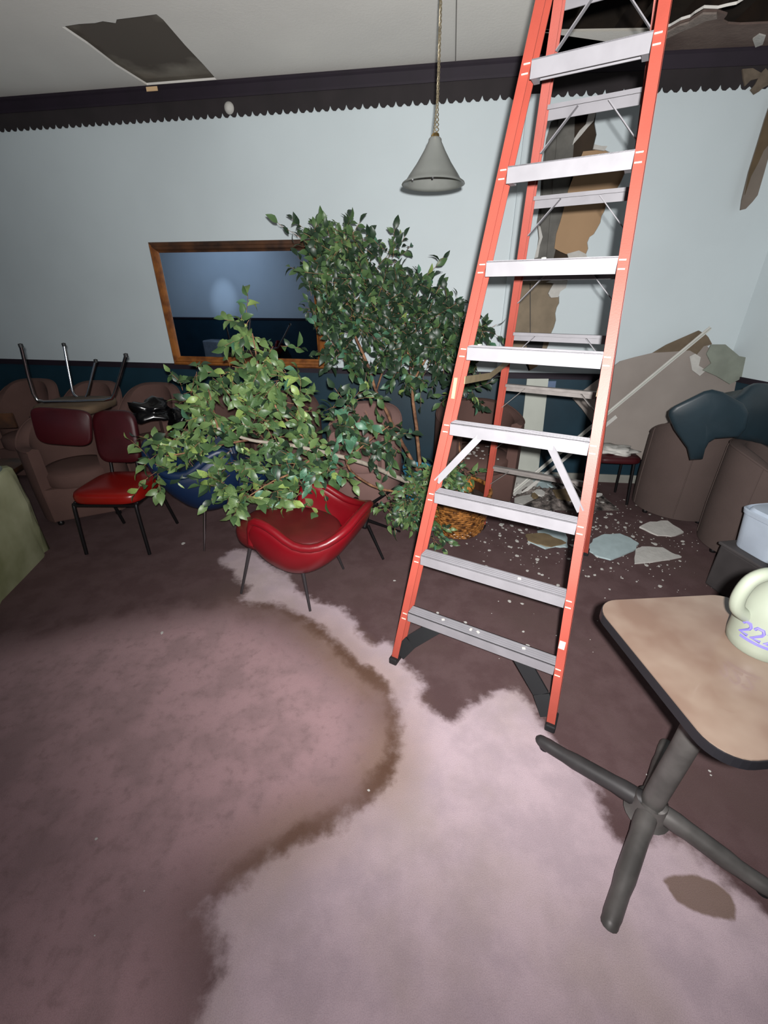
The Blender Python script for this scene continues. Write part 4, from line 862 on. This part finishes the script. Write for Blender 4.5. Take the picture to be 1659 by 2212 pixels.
sh = [(2.653,2.936),(2.818,3.027),(2.866,2.916),(2.961,2.810),(3.121,2.744),(2.983,2.585),(2.813,2.627),(2.685,2.677),(2.617,2.775)]
c = MB(); c.prism([[(x-2.4, y-2.5) for x, y in sh]], lambda a, b, t: (a, b, t+.02*math.sin(a*30)+.02), 0, .012)
o = c.build('plastic_sheet', 'sheet'); o.location = (2.4, 2.5, .004); o['label'] = 'crumpled translucent plastic sheet on the floor in front of the dark crate'; o['category'] = 'sheet'

# ---------------------------------------------------------------- cafe table and jug
tx, ty, tz = 1.02, .925, .75
tab = thing('pedestal_table', 'small square wood-laminate pedestal table at the right edge', 'table', (.95, .885, 0))
def tf(x, y, z): 
    a = .08; return Vector((tx-.95 + x*math.cos(a)-y*math.sin(a), ty-.885 + x*math.sin(a)+y*math.cos(a), z))
def rrect(hw, hd, r, n=8):
    out = []
    for cx, cy, a0 in ((hw-r, hd-r, 0), (-hw+r, hd-r, PI/2), (-hw+r, -hd+r, PI), (hw-r, -hd+r, 1.5*PI)):
        for i in range(n+1): a = a0+PI/2*i/n; out.append((cx+r*math.cos(a), cy+r*math.sin(a)))
    return out
HW = .262
c = MB(); c.prism([rrect(HW, HW+.03, .085)], lambda a, b, t: tf(a, b, t), tz-.004, tz); c.build('tabletop', 'lam', tab)
c = MB(); c.prism([rrect(HW+.003, HW+.033, .088)], lambda a, b, t: tf(a, b, t), tz-.034, tz-.0045); c.build('edge_band', 'edge', tab)
c = MB(); c.tube([(0, 0, .07), (.02, 0, .40), (.04, .01, tz-.04)], .036, 20); c.build('column', 'ped', tab, smooth=50)
c = MB(); c.lathe([(.05, .12), (.055, .1), (.06, .06), (.075, .045), (0, .045)], n=20); c.build('hub', 'ped', tab, smooth=50)
for tgt in [(0.669,1.176),(0.680,0.585)] + [(1.235, .665), (1.19, 1.16)]:
    e = Vector((tgt[0]-.95, tgt[1]-.885, .0)); dn = e.normalized()
    c = MB(); c.tube(catmull([dn*.02+Vector((0, 0, .085)), dn*.12+Vector((0, 0, .07)), e*.75+Vector((0, 0, .035)), e*.97+Vector((0, 0, .024)), e+Vector((0, 0, .02))], 4), [.034]*4+[.031]*4+[.027]*4+[.025]*4+[.016], 12)
    lg = c.build('foot_arm', 'pedk' if tgt[1] > .7 and tgt[0] < 1 else 'ped', tab, smooth=50)
    c = MB(); c.lathe([(0, 0), (.022, 0), (.022, .012), (0, .012)], c=e*.95, n=14); c.build('glide', 'rubber', lg)
c = MB(); c.box(tf(0, 0, tz-.045), (.3, .3, .012)); c.build('top_plate', 'black', tab)
# jug
jx, jy = 1.155, .985
jg = thing('jug', 'cream plastic jug with violet lettering standing on the table', 'jug', (jx, jy, tz+.001), 0)
c = MB(); c.lathe([(0, .0), (.082, .0), (.088, .008), (.09, .03), (.09, .13), (.084, .165), (.062, .205), (.04, .235), (.032, .25), (.032, .262), (0, .262)], n=32); c.build('body', 'jug', jg, smooth=50)
c = MB(); c.lathe([(0, .298), (.028, .297), (.034, .29), (.036, .262), (0, .262)], n=24); c.build('cap', 'jug', jg, smooth=50)
c = MB(); c.tube(catmull([(-.03, .0, .24), (-.075, .0, .262), (-.118, 0, .24), (-.132, 0, .185), (-.12, 0, .14), (-.082, 0, .11)], 5), .019, 12); c.build('handle', 'jug', jg, smooth=60)
# blurred violet lettering printed on the body, facing the camera
cv = Vector((-jx, -jy, 0)).normalized(); a0 = math.atan2(cv.y, cv.x)
def glyph(ch_, x0, w, h, z0):
    G = {'2': [(0, .8), (.2, 1), (.8, 1), (1, .75), (.9, .55), (0, 0), (1, 0)], 'Z': [(0, 1), (1, 1), (0, 0), (1, 0)]}
    pts = G[ch_]; c = MB(); P = []
    for a, b in pts:
        ang = a0 + (x0 + a*w)/.09; P.append(Vector((math.cos(ang)*.0905, math.sin(ang)*.0905, z0+b*h)))
    c.tube(P, .0045, 6); c.build('letter', 'ink', jg, smooth=50)
for i, g in enumerate('222'): glyph(g, -.055+i*.032, .022, .038, .065)
for k_, z_ in enumerate((.055, .05)):
    c = MB(); c.tube([Vector((math.cos(a0+t/.09)*.0903, math.sin(a0+t/.09)*.0903, z_)) for t in np.linspace(-.05, .04, 10)], .002, 5); c.build('underline', 'ink', jg)

# ---------------------------------------------------------------- plants
def leaf_mesh(kind, sc):
    c = MB()
    if kind == 'ficus':
        pr_ = [(0, 0), (.18, .30), (.40, .52), (.66, .42), (.88, .17), (1, 0)]
    else:
        pr_ = [(0, 0), (.08, .42), (.3, .52), (.55, .40), (.8, .18), (1, 0)]
    mid_ = [Vector((0, t, .10*math.sin(PI*t)-.12*t*t)) for t, w in pr_]
    L_ = [Vector((-w*.5, t, m_.z+w*.14)) for (t, w), m_ in zip(pr_, mid_)]; R_ = [Vector((w*.5, t, m_.z+w*.14)) for (t, w), m_ in zip(pr_, mid_)]
    vs = []; fs = []
    for i in range(len(pr_)): vs += [L_[i], mid_[i], R_[i]]
    for i in range(len(pr_)-1):
        fs += [(3*i, 3*i+1, 3*i+4, 3*i+3), (3*i+1, 3*i+2, 3*i+5, 3*i+4)]
    return [v*sc for v in vs], fs
campos = Vector((0, 0, 1.69833))
def plant(parent, base, blobs, mats, kind, size, nsing, twigs, seed, updir=.3, droop=.0, grow_from=None, leaves_per=8, tlen=.24):
    """blobs: (centre, radius, count, material weights). Twigs grow outward in each blob carrying alternate leaves."""
    rr = random.Random(seed); base = Vector(base); L = []; tw = MB()
    for (ctr, rad, cnt, wts) in blobs:
        ctr = Vector(ctr); src = Vector(grow_from(ctr)) if grow_from else ctr
        for _ in range(cnt):
            d = Vector((rr.gauss(0, 1), rr.gauss(0, 1)*.8, rr.gauss(0, 1)+updir)).normalized()
            st = ctr + Vector((rr.gauss(0, 1), rr.gauss(0, 1), rr.gauss(0, 1))).normalized()*rad*rr.random()**.5*.75
            ln = tlen*rr.uniform(.7, 1.2); k = max(2, int(leaves_per*rr.uniform(.7, 1.2)))
            p = st.copy(); pts = [p.copy()]; side = d.cross(Vector((rr.random(), rr.random(), rr.random()))).normalized()
            for i in range(k):
                d = (d + Vector((rr.gauss(0, .10), rr.gauss(0, .10), rr.gauss(0, .08)-droop))).normalized()
                p = p + d*ln/k; p.z = max(p.z, .03); pts.append(p.copy())
                sd_ = side*(1 if i % 2 else -1); side = (side + Vector((rr.gauss(0, .4), rr.gauss(0, .4), rr.gauss(0, .4)))).normalized()
                ld = (d*.6 + sd_*.8 + Vector((0, 0, -.25 + rr.gauss(0, .25)))).normalized()
                if i == k-1: ld = d.copy()
                tocam = (campos - p).normalized()
                nn = (Vector((rr.gauss(0, .6), rr.gauss(0, .6), .55+rr.gauss(0, .5))) + Vector((0, -.75, 0))).normalized()
                nn = (nn - ld*nn.dot(ld)).normalized()
                sc = size*rr.uniform(.65, 1.2)
                L.append((p.copy(), ld, nn, sc, rr.choices(range(len(mats)), wts)[0]))
            tw.tube(pts, .0016, 4, cap=False)
    # order by nearness to the camera; the nearest are single parts
    L.sort(key=lambda a: (a[0]-campos).length - a[3])
    sing = L[:nsing*2:2]; ids = set(id(a) for a in sing); rest = [a for a in L if id(a) not in ids]
    ms_ = []
    for mname in mats:
        c = MB(); v, f = leaf_mesh(kind, 1); c.add(v, f); ms_.append(c.mesh('leaf', mname, smooth=180))
    for p, ld, nn, sc, mi in sing:
        o = bpy.data.objects.new('leaf', ms_[mi]); COL.objects.link(o); o.parent = parent
        x = ld.cross(nn); o.matrix_local = Matrix.Translation(p-base) @ (Matrix((x, ld, nn)).transposed().to_4x4()) @ Matrix.Scale(sc, 4)
    c = MB(); v0, f0 = leaf_mesh(kind, 1)
    for p, ld, nn, sc, mi in rest:
        x = ld.cross(nn); c.add([p-base + (x*v.x + ld*v.y + nn*v.z)*sc for v in v0], f0, mi)
    me = bpy.data.meshes.new('foliage'); me.from_pydata([tuple(v) for v in c.v], [], c.f)
    for mn in mats: me.materials.append(M[mn])
    me.polygons.foreach_set('material_index', c.mi); me.shade_smooth()
    o = bpy.data.objects.new('foliage', me); COL.objects.link(o); o.parent = parent; o['kind'] = 'stuff'
    tw.v = [tuple(Vector(v)-base) for v in tw.v]
    tw.build(twigs, 'bark', parent, kind='stuff')
    return len(L)
def branches(parent, base, paths, mt, name='branch'):
    for i, (pts, r0, r1) in enumerate(paths):
        P = catmull(pts, 5); n = len(P); P = [p + Vector((.006*noise.noise(p*9), .006*noise.noise(p*9+Vector((5, 0, 0))), 0)) - Vector(base) for p in P]
        c = MB(); c.tube(P, [r0+(r1-r0)*k/(n-1) for k in range(n)], 8); c.build(name if i else 'trunk', mt[i] if isinstance(mt, list) else mt, parent, smooth=60)
# upright ficus in blue pot
B1 = (.30, 3.56, 0)
t1 = thing('ficus_tree', 'upright artificial ficus tree with dark green leaves in front of the mirror end', 'tree', B1)
branches(t1, B1, [([(0.326,3.560,0.266),(0.317,3.560,0.399),(0.278,3.570,0.689),(0.238,3.580,0.961),(0.209,3.600,1.215),(0.144,3.650,1.521)], .019, .009),
                 ([(0.312,3.560,0.311),(0.163,3.600,0.556),(0.020,3.660,0.826),(-0.060,3.700,0.974),(-0.136,3.720,1.198),(-0.245,3.720,1.448),(-0.300,3.720,1.683)], .016, .010),
                 ([(-0.072,3.700,0.974),(-0.009,3.700,1.164),(0.073,3.660,1.384)], .009, .006),
                 ([(-0.300,3.720,1.683),(-0.314,3.700,1.841),(-0.447,3.680,2.049)], .010, .005),
                 ([(0.144,3.650,1.521),(0.033,3.660,1.778),(0.032,3.660,1.931)], .008, .004),
                 ([(0.227,3.580,1.073),(0.364,3.560,1.325),(0.528,3.540,1.527)], .009, .004),
                 ([(0.692,3.500,0.357),(0.615,3.500,0.709),(0.580,3.500,1.015),(0.618,3.520,1.262)], .011, .007)], ['bark', 'bark', 'bark', 'bark', 'bark', 'bark', 'bark'])
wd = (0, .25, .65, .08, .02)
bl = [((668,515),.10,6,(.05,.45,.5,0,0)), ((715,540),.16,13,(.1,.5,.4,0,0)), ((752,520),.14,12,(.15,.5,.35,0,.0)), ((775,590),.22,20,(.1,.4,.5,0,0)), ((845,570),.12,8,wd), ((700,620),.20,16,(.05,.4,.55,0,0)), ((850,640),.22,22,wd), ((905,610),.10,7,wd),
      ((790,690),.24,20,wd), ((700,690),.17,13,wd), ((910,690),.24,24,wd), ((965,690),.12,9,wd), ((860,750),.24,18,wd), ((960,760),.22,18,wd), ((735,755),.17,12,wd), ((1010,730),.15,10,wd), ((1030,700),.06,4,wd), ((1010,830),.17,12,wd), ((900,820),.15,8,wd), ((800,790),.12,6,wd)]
import itertools
PT = [(-0.550,3.660,2.090),(-0.395,3.660,2.019),(-0.267,3.660,2.077),(-0.194,3.660,1.870),(0.049,3.660,1.931),(-0.456,3.620,1.777),(0.068,3.600,1.715),(0.257,3.600,1.808),(-0.145,3.600,1.555),(-0.467,3.600,1.555),(0.283,3.580,1.557),(0.474,3.550,1.559),(0.108,3.580,1.357),(0.472,3.550,1.327),(-0.351,3.600,1.337),(0.636,3.500,1.432),(0.697,3.500,1.529),(0.663,3.480,1.092),(0.258,3.500,1.123),(-0.113,3.600,1.214)]
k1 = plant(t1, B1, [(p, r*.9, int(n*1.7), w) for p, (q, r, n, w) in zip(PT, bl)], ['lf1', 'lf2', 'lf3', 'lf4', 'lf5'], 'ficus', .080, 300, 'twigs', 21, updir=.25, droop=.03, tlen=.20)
pt = thing('plant_pot', 'blue plastic pot holding the upright ficus, behind the left ladder rail', 'pot', B1)
c = MB(); c.lathe([(.085, .002), (.09, .006), (.125, .32), (.135, .33), (.135, .36), (.12, .36), (.115, .32), (0, .31)], n=36); c.build('body', 'potblue', pt, smooth=40)
c = MB(); c.lathe([(0, .325), (.115, .322)], n=24); c.build('soil', 'soil', pt)
# fallen ficus
B2_ = (.20, 3.16, 0)
t2 = thing('ficus_tree', 'toppled artificial ficus with lighter green leaves lying across the blue and red tub chairs', 'tree', B2_)
branches(t2, B2_, [([(0.236,3.150,0.367),(0.073,3.080,0.467),(-0.102,2.980,0.591),(-0.257,2.880,0.680),(-0.446,2.800,0.759),(-0.650,2.740,0.827),(-0.880,2.700,0.870),(-1.079,2.700,0.947)], .021, .009),
                  ([(0.142,3.100,0.324),(0.001,3.040,0.366),(-0.138,2.960,0.462),(-0.247,2.880,0.592),(-0.276,2.850,0.708)], .010, .008),
                  ([(-0.446,2.800,0.759),(-0.592,2.800,0.905),(-0.732,2.820,1.085),(-0.805,2.850,1.285),(-0.828,2.880,1.503)], .009, .004),
                  ([(-0.880,2.700,0.870),(-1.052,2.660,0.851),(-1.223,2.620,0.817),(-1.409,2.620,0.785)], .008, .004),
                  ([(-0.446,2.800,0.759),(-0.554,2.660,0.692),(-0.722,2.560,0.634),(-0.866,2.500,0.561)], .008, .004),
                  ([(-1.079,2.700,0.947),(-1.100,2.740,1.042),(-1.134,2.800,1.177)], .008, .004),
                  ([(-0.257,2.880,0.680),(-0.097,2.900,0.811),(0.032,2.920,0.905)], .006, .004)], ['barkg', 'bark', 'bark', 'bark', 'bark', 'bark', 'bark'])
wl_ = (.45, .35, .05, .03, .12); wm = (.2, .55, .2, .0, .05); wb = (.05, .3, .5, .15, 0); wt = (.2, .2, 0, .6, 0)
PT = [(-0.832,2.880,1.582),(-0.873,2.860,1.451),(-0.673,2.860,1.424),(-0.769,2.840,1.315),(-0.980,2.840,1.286),(-0.655,2.820,1.233),(-1.153,2.800,1.235),(-0.867,2.780,1.123),(-0.575,2.800,1.090),(-1.139,2.760,1.067),(-1.274,2.780,1.181),(-0.817,2.720,0.927),(-1.057,2.700,0.901),(-0.555,2.760,0.884),(-1.295,2.680,0.875),(-1.446,2.640,0.794),(-1.522,2.620,0.689),(-1.214,2.620,0.706),(-0.934,2.600,0.714),(-0.667,2.620,0.707),(-0.465,2.680,0.685),(-0.314,2.860,0.984),(-0.159,2.900,0.975),(-0.098,2.920,0.771),(0.051,2.960,0.758),(-0.220,2.920,1.096),(-0.869,2.520,0.585),(-1.021,2.540,0.609),(-0.689,2.520,0.586),(-0.946,2.480,0.488),(-0.547,2.560,0.568),(-0.365,2.620,0.676),(-0.277,2.660,0.677),(0.033,2.960,0.861)]
bl = [(.05,4,wl_),(.10,8,wl_),(.05,3,wm),(.13,12,wl_),(.13,10,wl_),(.13,12,wl_),(.13,10,wm),(.17,16,wl_),(.14,12,wl_),(.15,13,wl_),(.05,3,wl_),(.18,18,wm),(.16,15,wm),(.17,16,wm),(.15,16,wl_),(.11,11,wl_),(.07,8,wl_),(.12,8,wm),(.15,14,wm),(.15,14,wb),(.13,12,wm),(.15,13,wb),(.12,10,wb),(.14,11,wb),(.09,6,wb),(.08,4,wb),(.10,10,wl_),(.10,9,wl_),(.09,8,wl_),(.05,4,wl_),(.10,8,wl_),(.09,7,wt),(.07,5,wt),(.07,4,wb)]
k2 = plant(t2, B2_, [(p, r, max(2, int(n*.85)), w) for p, (r, n, w) in zip(PT, bl)], ['lf1', 'lf2', 'lf3', 'lf4', 'lf5'], 'ficus', .088, 300, 'twigs', 33, updir=.05, droop=.06, tlen=.17, leaves_per=7)
# wicker basket with ivy
BK_ = Vector((.63, 3.06, 0))
bs = thing('wicker_basket', 'golden brown woven wicker basket behind the left ladder rail', 'basket', BK_)
bs.rotation_euler = (math.radians(6), math.radians(-8), 0); bs.location.z = .02; bs.scale = (1.08, 1.08, 1.15)
c = MB(); c.lathe([(0, .0), (.13, .0), (.15, .02), (.19, .15), (.215, .28), (.205, .28), (.18, .15), (.14, .03), (0, .02)], n=36); c.build('liner', 'wickd', bs, smooth=50)
weave = MB()
for row in range(15):
    z = .02 + row*.0185; r = .152 + (.195-.152)*min(1, z/.15) + (.022*max(0, (z-.15)/.13)); P = []
    nn_ = 96
    for i in range(nn_+1):
        a = 2*PI*i/nn_; w_ = .005*math.sin(a*24 + (PI if row % 2 else 0)); P.append(((r+w_+.004)*math.cos(a), (r+w_+.004)*math.sin(a), z+.002*math.sin(a*5+row)))
    weave.tube(P, .0075, 5, cap=False)
weave.build('weave', 'wicker', bs, smooth=70, kind='stuff')
for i in range(24):
    a = 2*PI*i/24; c = MB(); c.tube([(.15*math.cos(a), .15*math.sin(a), 0), (.197*math.cos(a), .197*math.sin(a), .15), (.222*math.cos(a), .222*math.sin(a), .29)], .005, 5); c.build('stake', 'wicker', bs)
c = MB(); c.tube([(.222*math.cos(2*PI*i/48), .222*math.sin(2*PI*i/48), .292) for i in range(49)], .015, 8, cap=False); c.build('rim', 'wicker', bs, smooth=60)
c = MB(); c.lathe([(0, .23), (.19, .23)], n=24); c.build('soil', 'soil', bs)
og = MB(); og.lathe([(.03, 0), (.055, .01), (.066, .05), (.055, .09), (.03, .1), (0, .1)], n=24)
o = og.build('clay_ball', 'orange', smooth=60); o.location = Vector([(0.658,3.120,0.373)][0]) - Vector((0, 0, .05)); o['label'] = 'small orange clay pot nestled in the ivy'; o['category'] = 'pot'
iv = thing('ivy_plant', 'green ivy plant spilling out of the wicker basket behind the ladder rail', 'plant', (.60, 3.0, .26))
PT = [(0.347,2.950,0.493),(0.452,2.980,0.537),(0.561,2.980,0.482),(0.261,2.900,0.402),(0.175,2.880,0.334),(0.383,2.900,0.383),(0.142,2.860,0.247),(0.281,2.860,0.248),(0.633,3.000,0.493),(0.350,2.800,0.161),(0.385,2.760,0.084),(0.054,2.900,0.286),(0.248,3.000,0.454),(0.522,2.920,0.412)]
wi = (.25, .4, .25, .1, .0)
k3 = plant(iv, (.60, 3.0, .26), [(p, r*1.1, int(n*2.1), wi) for p, (r, n) in zip(PT, [(.1,9),(.1,9),(.08,6),(.1,8),(.09,8),(.1,8),(.08,6),(.08,6),(.05,4),(.03,3),(.03,4),(.06,4),(.09,7),(.07,5)])], ['lf1', 'lf2', 'lf3', 'lf4', 'lf5'], 'ivy', .068, 290, 'stems', 9, updir=.0, droop=.12, tlen=.13, leaves_per=5)
# ---------------------------------------------------------------- things behind the camera that the mirror shows
far = tub('red tub chair by the far wall, seen only in the mirror', (-4.9, -1.0, .0), 1.4, 'red')
wb_ = MB(); wb_.box((0, 0, .3), (.5, .35, .6), bev=.03); o = wb_.build('white_box', 'sheet'); o.location = (-6.25, -.85, 0); o['label'] = 'white box by the far wall, seen only in the mirror'; o['category'] = 'box'
print('LEAVES', k1, k2, k3)
